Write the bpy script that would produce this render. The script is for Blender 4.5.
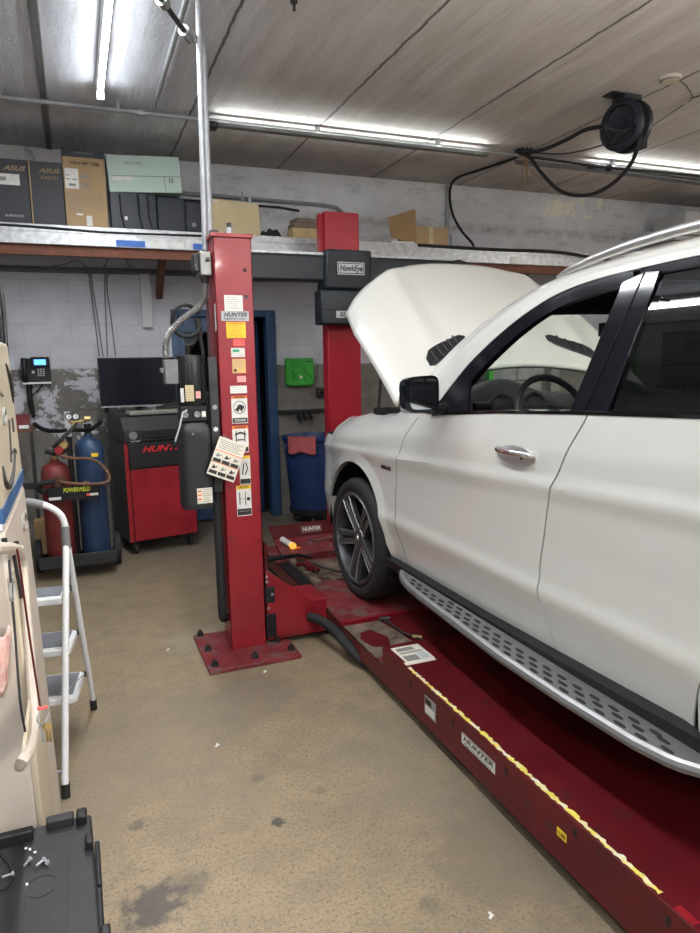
import bpy, math, random
from mathutils import Vector, Matrix
import numpy as np
random.seed(7)
PI = math.pi
for o in list(bpy.data.objects): bpy.data.objects.remove(o)
SC = bpy.context.scene
COL = SC.collection

# ---------------------------------------------------------------- camera
FPX = 680.0
def _cv(px, py): return np.array([px - 350.0, 466.5 - py, -FPX])
_y = _cv(74, 367); _y /= np.linalg.norm(_y)
_x = _cv(2074, 331); _x -= _y * (_x @ _y); _x /= np.linalg.norm(_x)
_z = np.cross(_x, _y)
RM = np.array([_x, _y, _z]); EYE = np.array([0, 0, 1.65])
cd = bpy.data.cameras.new('camera'); cam = bpy.data.objects.new('camera', cd); COL.objects.link(cam)
cd.sensor_fit = 'HORIZONTAL'; cd.sensor_width = 36.0; cd.lens = FPX * 36.0 / 700.0; cd.clip_start = 0.05
cam.matrix_world = Matrix([[*RM[0], 0.0], [*RM[1], 0.0], [*RM[2], 1.65], [0, 0, 0, 1]])
SC.camera = cam
def at(px, py, **k):                     # a measured point of the room on one of its real planes
    d = RM @ _cv(px, py); (a, v), = k.items(); i = 'xyz'.index(a)
    p = EYE + d * ((v - EYE[i]) / d[i]); return Vector(p)

# ---------------------------------------------------------------- world, lights, exposure
W = bpy.data.worlds.new('world'); SC.world = W; W.use_nodes = True
W.node_tree.nodes['Background'].inputs[0].default_value = (0.80, 0.88, 1.0, 1)
W.node_tree.nodes['Background'].inputs[1].default_value = 0.55
SC.view_settings.view_transform = 'Standard'; SC.view_settings.look = 'None'
SC.view_settings.exposure = 0.72; SC.view_settings.gamma = 1.0; SC.view_settings.use_curve_mapping = False
def area(name, loc, sx, sy, power, col=(1.0, 0.97, 0.92), rot=(0, 0, 0)):
    l = bpy.data.lights.new(name, 'AREA'); l.shape = 'RECTANGLE'; l.size = sx; l.size_y = sy
    l.energy = power; l.color = col
    o = bpy.data.objects.new(name, l); COL.objects.link(o); o.location = loc; o.rotation_euler = rot; return o
# each sits in the mouth of a fluorescent strip built further down
LAMPS = [(0.312, 4.5, 34), (0.312, 1.7, 34), (2.45, -0.6, 62), (3.3, 0.85, 46), (6.6, 2.6, 50), (-0.7, -1.6, 36), (4.6, -2.6, 60), (2.0, -3.4, 60)]
def hung(ly): return ly not in (4.5, 1.7)           # unseen rows on rods, added with upward lamps to light the ceiling
for (lx, ly, lp) in LAMPS:
    c_ = (0.94, 0.97, 1.0) if lx < 1 else (1.0, 0.965, 0.91)
    area('strip_lamp', (lx, ly - (.30 if ly > 4 else 0), 3.485 - .42 * hung(ly)), 0.03, 2.1, lp, c_)
    if hung(ly): area('ceiling_fill_light', (lx, ly, 3.215), 0.10, 2.2, lp * 2.6, c_, (PI, 0, 0))  # upward fill lamp added so the ceiling reads brighter
CROSS = [(2.42, 2.5, 11), (6.0, 2.3, 11)]
for (lx, ll, lp) in CROSS:
    area('uplight_lamp', (lx, 5.74, 3.545), ll, 0.03, lp, (0.96, 1.0, 0.97), (PI, 0, 0))

# ---------------------------------------------------------------- materials
def _n(nt, t, **k):
    n = nt.nodes.new(t)
    for a, b in k.items(): setattr(n, a, b)
    return n
def _noise(nt, scale, vec=None, detail=4, rough=.55, dist=0):
    n = _n(nt, 'ShaderNodeTexNoise'); n.inputs['Scale'].default_value = scale
    n.inputs['Detail'].default_value = detail; n.inputs['Roughness'].default_value = rough; n.inputs['Distortion'].default_value = dist
    if vec is not None: nt.links.new(vec, n.inputs['Vector'])
    return n.outputs['Fac']
def _math(nt, op, a, b=None, c=None, clamp=False):
    n = _n(nt, 'ShaderNodeMath', operation=op, use_clamp=clamp)
    for i, v in enumerate((a, b, c)):
        if v is None: continue
        if isinstance(v, (int, float)): n.inputs[i].default_value = v
        else: nt.links.new(v, n.inputs[i])
    return n.outputs[0]
def _mix(nt, f, a, b, blend='MIX'):
    n = _n(nt, 'ShaderNodeMix', data_type='RGBA', blend_type=blend)
    for i, v in ((0, f), (6, a), (7, b)):
        if isinstance(v, (int, float)): n.inputs[i].default_value = v
        elif isinstance(v, tuple): n.inputs[i].default_value = (*v[:3], 1)
        else: nt.links.new(v, n.inputs[i])
    return n.outputs[2]
def _ramp(nt, f, lo, hi):
    n = _n(nt, 'ShaderNodeMapRange', clamp=True); nt.links.new(f, n.inputs[0])
    n.inputs[1].default_value = lo; n.inputs[2].default_value = hi; return n.outputs[0]
def _geo(nt):
    return _n(nt, 'ShaderNodeNewGeometry').outputs['Position']
def _scalev(nt, v, s):
    n = _n(nt, 'ShaderNodeVectorMath', operation='MULTIPLY'); nt.links.new(v, n.inputs[0]); n.inputs[1].default_value = s; return n.outputs[0]
def _sep(nt, v):
    n = _n(nt, 'ShaderNodeSeparateXYZ'); nt.links.new(v, n.inputs[0]); return n.outputs
def newmat(name):
    m = bpy.data.materials.new(name); m.use_nodes = True
    return m, m.node_tree, m.node_tree.nodes['Principled BSDF']
def _bump(nt, h, strength, dist, b):
    n = _n(nt, 'ShaderNodeBump'); n.inputs['Strength'].default_value = strength; n.inputs['Distance'].default_value = dist
    nt.links.new(h, n.inputs['Height']); nt.links.new(n.outputs[0], b.inputs['Normal'])
def mat(name, col, rough=.5, metal=0.0, var=.12, scale=9.0, dirt=None, coat=0.0, bump=0.0, emit=0.0, spec=.5, bscale=60, flat=False):
    m, nt, b = newmat(name)
    tc = _n(nt, 'ShaderNodeTexCoord').outputs['Object']
    f = _noise(nt, scale, tc)
    lo = tuple(c * (1 - var) for c in col); hi = tuple(min(1, c * (1 + var)) for c in col)
    c = _mix(nt, _ramp(nt, f, .3, .7), lo, hi)
    if dirt:
        d = _ramp(nt, _noise(nt, dirt[1], tc, 6, .65), dirt[2], dirt[2] + .12); c = _mix(nt, d, c, dirt[0])
    nt.links.new(c, b.inputs['Base Color'])
    r = _n(nt, 'ShaderNodeMapRange'); nt.links.new(f, r.inputs[0]); r.inputs[3].default_value = max(0, rough - .06); r.inputs[4].default_value = min(1, rough + .08)
    if flat: b.inputs['Roughness'].default_value = rough
    else: nt.links.new(r.outputs[0], b.inputs['Roughness'])
    b.inputs['Metallic'].default_value = metal; b.inputs['Coat Weight'].default_value = coat; b.inputs['Coat Roughness'].default_value = .06
    b.inputs['Specular IOR Level'].default_value = spec
    if bump: _bump(nt, _noise(nt, bscale, tc), bump, .01, b)
    if emit:
        b.inputs['Emission Color'].default_value = (*col, 1); b.inputs['Emission Strength'].default_value = emit
    return m
M = {}
M['red'] = mat('red_enamel', (.25, .008, .016), .36, 0, .18, 5, ((.14, .02, .022), 14, .62), coat=.25)
M['red_dark'] = mat('shaded_red_enamel', (.095, .004, .007), .45, 0, .2, 5, ((.05, .010, .012), 9, .56), coat=.1, spec=.35)  # darker copy of the red enamel; runway shade is put into its colour
M['red_dirty'] = mat('dusty_red_enamel', (.17, .018, .022), .55, 0, .3, 8, ((.13, .075, .065), 10, .52))
M['red_box'] = mat('bright_red_enamel', (.36, .010, .022), .4, 0, .06, 4)
M['rust'] = mat('worn_steel_plate', (.20, .15, .11), .6, .3, .4, 10, ((.07, .045, .035), 9, .5), bump=.2)
M['grey_steel'] = mat('grey_steel', (.30, .30, .29), .4, .75, .15, 12)
M['galv'] = mat('galvanized_steel', (.36, .37, .385), .45, .45, .15, 20)
M['dark_steel'] = mat('dark_steel', (.035, .035, .037), .45, .4, .2, 12)
M['black'] = mat('black_plastic', (.010, .010, .012), .45, 0, .2, 12, spec=.35)
M['black_rubber'] = mat('black_rubber', (.013, .013, .014), .75, 0, .2, 12)
M['black_gloss'] = mat('gloss_black_trim', (.006, .007, .010), .07, 0, .05, 6, spec=.35, flat=True)
M['charcoal'] = mat('charcoal_plastic', (.020, .020, .022), .5, 0, .15, 7, ((.034, .033, .030), 8, .56), spec=.4)
M['navy'] = mat('navy_black_plastic', (.011, .015, .028), .42, 0, .15, 4, spec=.4)
M['teal_dark'] = mat('dark_blue_grey_housing', (.009, .014, .020), .42, 0, .1, 4, spec=.4)
M['white_paint'] = mat('pearl_white_car_paint', (.56, .56, .525), .30, 0, .0, 2, coat=1.0, flat=True)
M['chrome'] = mat('chrome', (.85, .85, .86), .10, 1.0, .02, 5)
M['alu'] = mat('brushed_aluminium', (.66, .67, .68), .30, .85, .06, 15)
M['alloy'] = mat('grey_alloy', (.16, .16, .17), .30, .85, .1, 6)
M['alloy_light'] = mat('machined_alloy', (.42, .42, .44), .25, .9, .05, 6)
M['white'] = mat('white_enamel', (.72, .73, .74), .4, 0, .05, 6, ((.5, .5, .48), 12, .66))
M['white_sticker'] = mat('white_sticker', (.70, .69, .65), .5, 0, .08, 30)
M['paper'] = mat('paper', (.72, .68, .58), .6, 0, .08, 12, ((.55, .48, .32), 9, .6))
M['cream'] = mat('cream_plastic', (.44, .38, .28), .45, 0, .08, 2.5, ((.40, .33, .25), 5, .63))
M['cream_pale'] = mat('pale_cream_plastic', (.50, .44, .37), .4, 0, .06, 2.5, ((.50, .44, .38), 5, .66))
M['grey_tread'] = mat('grey_rubber_tread', (.16, .17, .19), .7, 0, .12, 10, bump=.2)
M['grey_grip'] = mat('grey_grip', (.17, .17, .17), .7, 0, .12, 10)
M['blue'] = mat('blue_door_paint', (.022, .060, .135), .42, 0, .15, 5, ((.03, .05, .08), 7, .6))
M['blue_stripe'] = mat('blue_stripe', (.03, .09, .21), .45, 0, .12, 8, ((.10, .18, .28), 12, .6))
M['blue_tank'] = mat('blue_cylinder_paint', (.016, .042, .10), .45, 0, .2, 6, ((.03, .05, .07), 8, .6))
M['red_tank'] = mat('red_cylinder_paint', (.16, .022, .020), .5, 0, .2, 6, ((.10, .03, .03), 8, .6))
M['blue_bin'] = mat('blue_bin_plastic', (.014, .034, .12), .45, 0, .15, 5, ((.02, .03, .06), 8, .6))
M['blue_tape'] = mat('blue_tape', (.05, .17, .55), .6, 0, .06, 12)
M['rag'] = mat('red_rag_cloth', (.42, .09, .09), .9, 0, .25, 30, bump=.5)
M['dark_rag'] = mat('dark_rag_cloth', (.02, .024, .03), .9, 0, .25, 30, bump=.5)
M['green'] = mat('green_plastic', (.03, .36, .03), .45, 0, .1, 5)
M['green_dark'] = mat('dark_green_print', (.01, .11, .012), .5)
M['yellow'] = mat('yellow_sticker', (.85, .55, .02), .5, 0, .05, 20)
M['orange'] = mat('orange_sticker', (.78, .20, .04), .5, 0, .05, 20)
M['tan_sticker'] = mat('tan_sticker', (.66, .42, .16), .55, 0, .08, 20)
M['red_sticker'] = mat('red_sticker', (.75, .08, .07), .5, 0, .08, 20)
M['pink_sticker'] = mat('pink_sticker', (.80, .38, .36), .5, 0, .08, 20)
M['ink'] = mat('black_ink', (.02, .02, .02), .6)
M['ink_grey'] = mat('grey_ink', (.25, .24, .22), .6)
M['red_letter'] = mat('red_lettering', (.55, .015, .02), .4)
M['yellow_letter'] = mat('yellow_lettering', (.60, .62, .03), .5)
M['silver_print'] = mat('silver_print', (.55, .56, .58), .45)
M['green_print'] = mat('green_print', (.03, .33, .16), .5)
M['card'] = mat('cardboard', (.42, .29, .155), .8, 0, .1, 6)
M['card_dark'] = mat('inner_cardboard', (.33, .21, .10), .85, 0, .1, 6)
M['card_black'] = mat('black_printed_card', (.040, .042, .048), .6, 0, .12, 4)
M['card_grey'] = mat('grey_card_flap', (.26, .25, .24), .8, 0, .1, 6)
M['mint'] = mat('mint_card', (.50, .64, .56), .6, 0, .05, 3)
M['tan_board'] = mat('tan_board', (.58, .48, .28), .7, 0, .08, 5, ((.50, .40, .22), 8, .6))
M['wood'] = mat('pale_wood', (.55, .40, .20), .7, 0, .15, 14)
M['wood_dark'] = mat('grey_wood', (.19, .14, .11), .75, 0, .2, 14)
M['brown_wood'] = mat('brown_joist', (.16, .055, .030), .7, 0, .25, 12)
M['foil'] = mat('scuffed_silver_edging', (.52, .53, .54), .38, .45, .25, 18, ((.72, .70, .66), 13, .62))
M['screen'] = mat('dark_screen', (.006, .007, .011), .2, 0, .05, 4, spec=.18)
M['lcd'] = mat('blue_lcd', (.10, .35, 1.0), .4, emit=1.3)
M['tube'] = mat('lit_tube', (.93, .97, 1.0), .4, 0, 0.0, emit=16.0)
M['tube_up'] = mat('lit_uplight_tube', (.95, 1.0, .96), .4, 0, 0.0, emit=2.5)
M['rope'] = mat('grey_cable', (.16, .16, .17), .6)
M['beige'] = mat('beige_keys', (.36, .34, .27), .6, 0, .2, 40)
M['leather'] = mat('black_leather', (.022, .022, .025), .5, 0, .15, 20, bump=.15)
M['interior'] = mat('dark_interior_plastic', (.018, .021, .026), .55, 0, .1, 8)
M['headliner'] = mat('dark_headliner', (.012, .013, .017), .9, 0, .1, 8)
M['brass'] = mat('dirty_brass', (.45, .33, .14), .4, .7, .2, 14)
M['brown_leather'] = mat('brown_leather', (.13, .06, .035), .7, 0, .2, 14)
M['bag'] = mat('pink_plastic_film', (.72, .42, .38), .35, 0, .2, 14, ((.85, .7, .62), 16, .5))
M['flash_white'] = mat('white_flashlight_body', (.72, .70, .66), .4)
M['flash_lens'] = mat('amber_lens', (1.0, .50, .08), .3, emit=.5)
M['detector'] = mat('aged_white_plastic', (.62, .55, .45), .5)
M['grey_panel'] = mat('light_grey_panel', (.50, .50, .50), .6, 0, .06, 6)
M['brick'] = mat('grey_block', (.30, .30, .31), .8, 0, .2, 14, bump=.3)
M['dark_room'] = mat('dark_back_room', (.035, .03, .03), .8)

def glassmat(name, tint, gloss_rough=.02, base=.05, gcol=(1, 1, 1)):
    m = bpy.data.materials.new(name); m.use_nodes = True; nt = m.node_tree; nt.nodes.clear()
    out = _n(nt, 'ShaderNodeOutputMaterial'); t = _n(nt, 'ShaderNodeBsdfTransparent'); t.inputs[0].default_value = (*tint, 1)
    g = _n(nt, 'ShaderNodeBsdfGlossy'); g.inputs['Roughness'].default_value = gloss_rough; g.inputs[0].default_value = (*gcol, 1)
    ge = _n(nt, 'ShaderNodeNewGeometry'); dt = _n(nt, 'ShaderNodeVectorMath', operation='DOT_PRODUCT'); nt.links.new(ge.outputs['Normal'], dt.inputs[0]); nt.links.new(ge.outputs['Incoming'], dt.inputs[1])
    q = _math(nt, 'POWER', _math(nt, 'SUBTRACT', 1.0, _math(nt, 'ABSOLUTE', dt.outputs['Value']), clamp=True), 5.0)
    f = _math(nt, 'ADD', _math(nt, 'MULTIPLY', q, .9), base, clamp=True)
    mx = _n(nt, 'ShaderNodeMixShader'); nt.links.new(f, mx.inputs[0]); nt.links.new(t.outputs[0], mx.inputs[1]); nt.links.new(g.outputs[0], mx.inputs[2])
    nt.links.new(mx.outputs[0], out.inputs[0]); return m
M['glass'] = glassmat('clear_window_glass', (.86, .93, .90))
M['glass_tint'] = glassmat('tinted_window_glass', (.05, .05, .055), .02, .05)
M['mirror'] = mat('mirror_glass', (.70, .74, .78), .03, 1.0, 0)

def floor_mat():
    m, nt, b = newmat('beige_concrete_floor'); P = _geo(nt); s = _sep(nt, P)
    big = _noise(nt, .9, P, 5, .6); mid = _noise(nt, 5, P, 6, .7); fine = _noise(nt, 75, P, 3, .7); sp = _noise(nt, 210, P, 2, .6)
    c = _mix(nt, _ramp(nt, big, .3, .7), (.222, .168, .098), (.31, .242, .150))
    c = _mix(nt, _ramp(nt, mid, .42, .75), c, (.165, .130, .088))
    c = _mix(nt, _math(nt, 'MULTIPLY', _ramp(nt, fine, .50, .66), .8), c, (.105, .080, .052))
    c = _mix(nt, _math(nt, 'MULTIPLY', _ramp(nt, sp, .56, .70), .65), c, (.42, .36, .26))
    # greyer, darker zone toward the back wall with a ragged edge
    g = _math(nt, 'MULTIPLY', _ramp(nt, _math(nt, 'ADD', s[1], _math(nt, 'MULTIPLY', _math(nt, 'SUBTRACT', big, .5), 2.0)), 5.3, 6.4), .75)
    c = _mix(nt, g, c, (.105, .095, .080))
    def stain(px, py, r, col, amt, asp=1.0, nz=.9):
        nonlocal c
        p = at(px, py, z=0.0)
        v = _n(nt, 'ShaderNodeVectorMath', operation='SUBTRACT'); nt.links.new(P, v.inputs[0]); v.inputs[1].default_value = p
        v2 = _scalev(nt, v.outputs[0], (1 / r, asp / r, 0)); l = _n(nt, 'ShaderNodeVectorMath', operation='LENGTH'); nt.links.new(v2, l.inputs[0])
        d = _math(nt, 'ADD', l.outputs['Value'], _math(nt, 'MULTIPLY', _math(nt, 'SUBTRACT', _noise(nt, 3.2 / r * .5, P, 5, .65), .5), nz * 3))
        k = _n(nt, 'ShaderNodeMapRange', clamp=True); nt.links.new(d, k.inputs[0]); k.inputs[1].default_value = 1.1; k.inputs[2].default_value = .6
        k.inputs[3].default_value = 0; k.inputs[4].default_value = amt
        c = _mix(nt, k.outputs[0], c, col)
    stain(155, 905, .10, (.05, .045, .045), .8); stain(190, 885, .06, (.07, .06, .05), .5); stain(278, 822, .028, (.05, .045, .04), .9)
    stain(258, 778, .03, (.10, .08, .06), .7); stain(137, 825, .035, (.09, .075, .06), .7); stain(320, 790, .03, (.10, .08, .06), .5)
    stain(240, 700, .35, (.16, .13, .10), .55, 1.3); stain(330, 620, .4, (.12, .10, .085), .65); stain(150, 745, .5, (.19, .155, .11), .5, .8)
    stain(500, 850, .25, (.14, .115, .085), .6, .6); stain(400, 760, .3, (.18, .15, .11), .5, .6); stain(430, 905, .04, (.10, .08, .06), .5)
    stain(90, 830, .15, (.20, .16, .11), .6); stain(300, 560, .8, (.13, .105, .08), .5); stain(200, 640, .22, (.30, .26, .19), .5)
    nt.links.new(c, b.inputs['Base Color'])
    r = _n(nt, 'ShaderNodeMapRange'); nt.links.new(mid, r.inputs[0]); r.inputs[3].default_value = .42; r.inputs[4].default_value = .68
    nt.links.new(r.outputs[0], b.inputs['Roughness']); _bump(nt, fine, .12, .004, b); return m
def ceil_mat():
    m, nt, b = newmat('stained_plank_ceiling'); P = _geo(nt); s = _sep(nt, P)
    st = _noise(nt, 1.0, _scalev(nt, P, (7.0, .9, 1)), 5, .6, .3); st2 = _noise(nt, 1.0, _scalev(nt, P, (26.0, 1.6, 1)), 4, .7); bl = _noise(nt, 1.1, P, 5, .6)
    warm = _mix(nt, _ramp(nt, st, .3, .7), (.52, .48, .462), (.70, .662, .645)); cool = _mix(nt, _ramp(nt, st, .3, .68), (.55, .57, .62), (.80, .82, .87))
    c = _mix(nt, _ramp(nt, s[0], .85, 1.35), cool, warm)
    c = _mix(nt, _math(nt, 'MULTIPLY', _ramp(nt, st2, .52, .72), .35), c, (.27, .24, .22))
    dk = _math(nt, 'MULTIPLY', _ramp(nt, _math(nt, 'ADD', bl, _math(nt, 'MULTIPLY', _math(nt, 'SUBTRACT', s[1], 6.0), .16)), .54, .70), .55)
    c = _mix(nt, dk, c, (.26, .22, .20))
    # seams every 1.07 m
    wob = _math(nt, 'MULTIPLY', _math(nt, 'SUBTRACT', _noise(nt, 9, P, 3), .5), .03)
    xs = _math(nt, 'ADD', _math(nt, 'ADD', s[0], 10 * 1.07 + .067 + .535), wob)
    fr = _math(nt, 'ABSOLUTE', _math(nt, 'SUBTRACT', _math(nt, 'MODULO', xs, 1.07), .535))
    k = _n(nt, 'ShaderNodeMapRange', clamp=True); nt.links.new(fr, k.inputs[0]); k.inputs[1].default_value = .005; k.inputs[2].default_value = .014; k.inputs[3].default_value = .85; k.inputs[4].default_value = 0
    c = _mix(nt, k.outputs[0], c, (.06, .05, .045))
    nt.links.new(c, b.inputs['Base Color']); b.inputs['Roughness'].default_value = .62
    bn = _noise(nt, 34, P, 3); _bump(nt, _math(nt, 'ADD', bn, _math(nt, 'MULTIPLY', k.outputs[0], -2.0)), .35, .012, b); return m
def wall_mat():
    m, nt, b = newmat('painted_block_wall'); P = _geo(nt); s = _sep(nt, P)
    cx = _n(nt, 'ShaderNodeCombineXYZ'); nt.links.new(s[0], cx.inputs[0]); nt.links.new(s[2], cx.inputs[1])
    br = _n(nt, 'ShaderNodeTexBrick'); nt.links.new(cx.outputs[0], br.inputs['Vector']); br.inputs['Scale'].default_value = 1.0
    br.inputs['Brick Width'].default_value = .41; br.inputs['Row Height'].default_value = .205; br.inputs['Mortar Size'].default_value = .005; br.inputs['Mortar Smooth'].default_value = .5
    br.inputs['Color1'].default_value = (1, 1, 1, 1); br.inputs['Color2'].default_value = (.93, .93, .93, 1); br.inputs['Mortar'].default_value = (.84, .84, .84, 1)
    n1 = _noise(nt, 2.2, P, 6, .65); n2 = _noise(nt, 9, P, 6, .7); n3 = _noise(nt, 28, P, 4, .7)
    up = _mix(nt, _ramp(nt, n1, .3, .7), (.42, .43, .475), (.56, .57, .62)); up = _mix(nt, 1.0, up, br.outputs['Color'], 'MULTIPLY')
    up = _mix(nt, _math(nt, 'MULTIPLY', _ramp(nt, n2, .62, .72), .45), up, (.25, .25, .25))
    up = _mix(nt, _math(nt, 'MULTIPLY', _ramp(nt, _math(nt, 'MULTIPLY', n3, n2), .40, .46), .6), up, (.16, .13, .12))
    # lower dado: grey paint with peeled patches on the left, bare block on the right
    dado = _mix(nt, _ramp(nt, n2, .35, .7), (.135, .125, .110), (.20, .19, .17))
    pf = _math(nt, 'ADD', _noise(nt, 3.4, P, 8, .72, .5), _math(nt, 'MULTIPLY', _math(nt, 'ABSOLUTE', _math(nt, 'SUBTRACT', s[2], 1.36)), -.22))
    peel = _math(nt, 'MULTIPLY', _ramp(nt, pf, .478, .495), _math(nt, 'LESS_THAN', s[0], 1.0)); dado = _mix(nt, peel, dado, (.50, .51, .56))
    low = _n(nt, 'ShaderNodeMath', operation='LESS_THAN'); nt.links.new(_math(nt, 'ADD', s[2], _math(nt, 'MULTIPLY', _math(nt, 'SUBTRACT', n3, .5), .02)), low.inputs[0]); low.inputs[1].default_value = 1.632
    c = _mix(nt, low.outputs[0], up, _mix(nt, 1.0, dado, br.outputs['Color'], 'MULTIPLY'))
    # bare concrete above the shelf
    con = _mix(nt, _ramp(nt, n1, .3, .7), (.66, .66, .67), (.84, .84, .85)); con = _mix(nt, _math(nt, 'MULTIPLY', _ramp(nt, _noise(nt, 4, _scalev(nt, P, (1, 1, 3)), 6, .7), .52, .72), .5), con, (.27, .26, .25))
    gl = _n(nt, 'ShaderNodeMapRange', clamp=True); nt.links.new(_math(nt, 'ABSOLUTE', _math(nt, 'SUBTRACT', s[2], 3.16)), gl.inputs[0]); gl.inputs[1].default_value = .09; gl.inputs[2].default_value = .0; gl.inputs[4].default_value = .6
    con = _mix(nt, _math(nt, 'MULTIPLY', gl.outputs[0], _ramp(nt, n2, .35, .6)), con, (.22, .21, .20))
    cr = _math(nt, 'MULTIPLY', _ramp(nt, _noise(nt, 4.5, P, 7, .7), .515, .53), _math(nt, 'MULTIPLY', _math(nt, 'COMPARE', s[0], 5.85, .45), _math(nt, 'GREATER_THAN', s[2], 3.36)))
    con = _mix(nt, cr, con, (.92, .88, .74))
    hi = _math(nt, 'GREATER_THAN', s[2], 2.82); c = _mix(nt, hi, c, con)
    nt.links.new(c, b.inputs['Base Color']); b.inputs['Roughness'].default_value = .7
    h = _math(nt, 'ADD', _math(nt, 'MULTIPLY', br.outputs['Fac'], -.8), _math(nt, 'ADD', n3, _math(nt, 'MULTIPLY', peel, .6))); _bump(nt, h, .4, .008, b); return m

# ---------------------------------------------------------------- mesh builder
WM = {}
class MB:
    def __init__(s): s.v = []; s.f = []; s.m = []
    def add(s, vs, fs, mi=0):
        o = len(s.v); s.v += [Vector(v) for v in vs]; s.f += [tuple(i + o for i in f) for f in fs]; s.m += [mi] * len(fs); return s
    def box(s, c, d, mi=0, rot=None):
        x, y, z = (a / 2 for a in d); R = rot.to_matrix() if isinstance(rot, __import__('mathutils').Euler) else rot
        vs = [Vector((sx * x, sy * y, sz * z)) for sz in (-1, 1) for sy in (-1, 1) for sx in (-1, 1)]
        if R is not None: vs = [R @ v for v in vs]
        return s.add([v + Vector(c) for v in vs], [(0, 2, 3, 1), (4, 5, 7, 6), (0, 1, 5, 4), (2, 6, 7, 3), (0, 4, 6, 2), (1, 3, 7, 5)], mi)
    def b2(s, lo, hi, mi=0): return s.box([(a + b) / 2 for a, b in zip(lo, hi)], [abs(b - a) for a, b in zip(lo, hi)], mi)
    def prism(s, poly, vec, mi=0):           # planar polygon of 3D points pushed along vec
        n = len(poly); vec = Vector(vec); a = [Vector(p) for p in poly]
        return s.add(a + [p + vec for p in a], [tuple(range(n))[::-1], tuple(range(n, 2 * n))] + [(i, (i + 1) % n, n + (i + 1) % n, n + i) for i in range(n)], mi)
    def tube(s, pts, r, mi=0, seg=10, cap=True, smooth=0):
        pts = [Vector(p) for p in pts]
        if smooth and len(pts) > 2: pts = crom(pts, smooth)
        n = len(pts); rs = r if isinstance(r, (list, tuple)) else [r] * n
        if len(rs) != n: rs = list(np.interp(np.linspace(0, 1, n), np.linspace(0, 1, len(rs)), rs))
        t0 = (pts[1] - pts[0]).normalized(); u = t0.orthogonal().normalized(); vs = []
        for i, p in enumerate(pts):
            t = (pts[min(i + 1, n - 1)] - pts[max(i - 1, 0)]).normalized(); u = (u - t * u.dot(t)).normalized(); w = t.cross(u)
            vs += [p + (u * math.cos(2 * PI * k / seg) + w * math.sin(2 * PI * k / seg)) * rs[i] for k in range(seg)]
        fs = [(i * seg + k, i * seg + (k + 1) % seg, (i + 1) * seg + (k + 1) % seg, (i + 1) * seg + k) for i in range(n - 1) for k in range(seg)]
        if cap: fs += [tuple(range(seg))[::-1], tuple(range((n - 1) * seg, n * seg))]
        return s.add(vs, fs, mi)
    def cyl(s, p0, p1, r, mi=0, seg=20, r1=None): return s.tube([p0, p1], [r, r if r1 is None else r1], mi, seg)
    def lathe(s, c, ax, prof, mi=0, seg=32, closed=False):    # prof: (radius, distance along axis)
        c = Vector(c); ax = Vector(ax).normalized(); u = ax.orthogonal().normalized(); w = ax.cross(u); n = len(prof)
        vs = [c + ax * a + (u * math.cos(2 * PI * k / seg) + w * math.sin(2 * PI * k / seg)) * max(r, 1e-5) for r, a in prof for k in range(seg)]
        rng = range(n if closed else n - 1)
        fs = [(i * seg + k, i * seg + (k + 1) % seg, ((i + 1) % n) * seg + (k + 1) % seg, ((i + 1) % n) * seg + k) for i in rng for k in range(seg)]
        return s.add(vs, fs, mi)
    def grid(s, fn, nu, nv, mi=0, flip=False):
        vs = [fn(i / (nu - 1), j / (nv - 1)) for i in range(nu) for j in range(nv)]
        fs = [(i * nv + j, (i + 1) * nv + j, (i + 1) * nv + j + 1, i * nv + j + 1) for i in range(nu - 1) for j in range(nv - 1)]
        if flip: fs = [f[::-1] for f in fs]
        return s.add(vs, fs, mi)
    def strip(s, A, B, mi=0, flip=False):
        n = len(A); fs = [(i, i + 1, n + i + 1, n + i) for i in range(n - 1)]
        if flip: fs = [f[::-1] for f in fs]
        return s.add(list(A) + list(B), fs, mi)
    def text(s, txt, c, u, v, h, mi=0, ext=.001, align='CENTER', shear=0.0, width=None, bold=0.0):
        cu = bpy.data.curves.new('t', 'FONT'); cu.body = txt; cu.size = 1.0; cu.align_x = align; cu.align_y = 'CENTER'; cu.shear = shear; cu.offset = bold
        cu.resolution_u = 3
        o = bpy.data.objects.new('t', cu); me = o.to_mesh(); u = Vector(u).normalized(); v = Vector(v).normalized(); n = u.cross(v)
        if me and len(me.vertices):
            xs = [q.co.x for q in me.vertices]; wd = max(xs) - min(xs); k = h / .72; kx = k if width is None else width / wd
            c = Vector(c); vs = [c + u * (q.co.x * kx) + v * (q.co.y * k) + n * ext for q in me.vertices]
            s.add(vs, [tuple(p.vertices) for p in me.polygons], mi)
        o.to_mesh_clear(); bpy.data.objects.remove(o); bpy.data.curves.remove(cu); return s
    def build(s, name, mats, parent=None, bevel=0, solid=0, sub=0, ang=35, mirror=None, soff=-1):
        if not isinstance(mats, (list, tuple)): mats = [mats]
        inv = WM[parent].inverted() if parent is not None else Matrix()
        vs = s.v
        if mirror is not None: vs = [Vector((2 * mirror - v.x, v.y, v.z)) for v in vs]
        fs = [f[::-1] for f in s.f] if mirror is not None else s.f
        me = bpy.data.meshes.new(name); me.from_pydata([inv @ v for v in vs], [], fs)
        for mm in mats: me.materials.append(M[mm] if isinstance(mm, str) else mm)
        for p, k in zip(me.polygons, s.m): p.material_index = k; p.use_smooth = True
        me.update(); me.set_sharp_from_angle(angle=math.radians(ang))
        o = bpy.data.objects.new(name, me); COL.objects.link(o)
        if parent is not None: o.parent = parent; WM[o] = WM[parent]
        else: WM[o] = Matrix()
        if solid:
            d = o.modifiers.new('solid', 'SOLIDIFY'); d.thickness = solid; d.offset = soff
        if bevel:
            d = o.modifiers.new('bevel', 'BEVEL'); d.width = bevel; d.segments = 2; d.limit_method = 'ANGLE'; d.angle_limit = math.radians(40)
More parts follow.
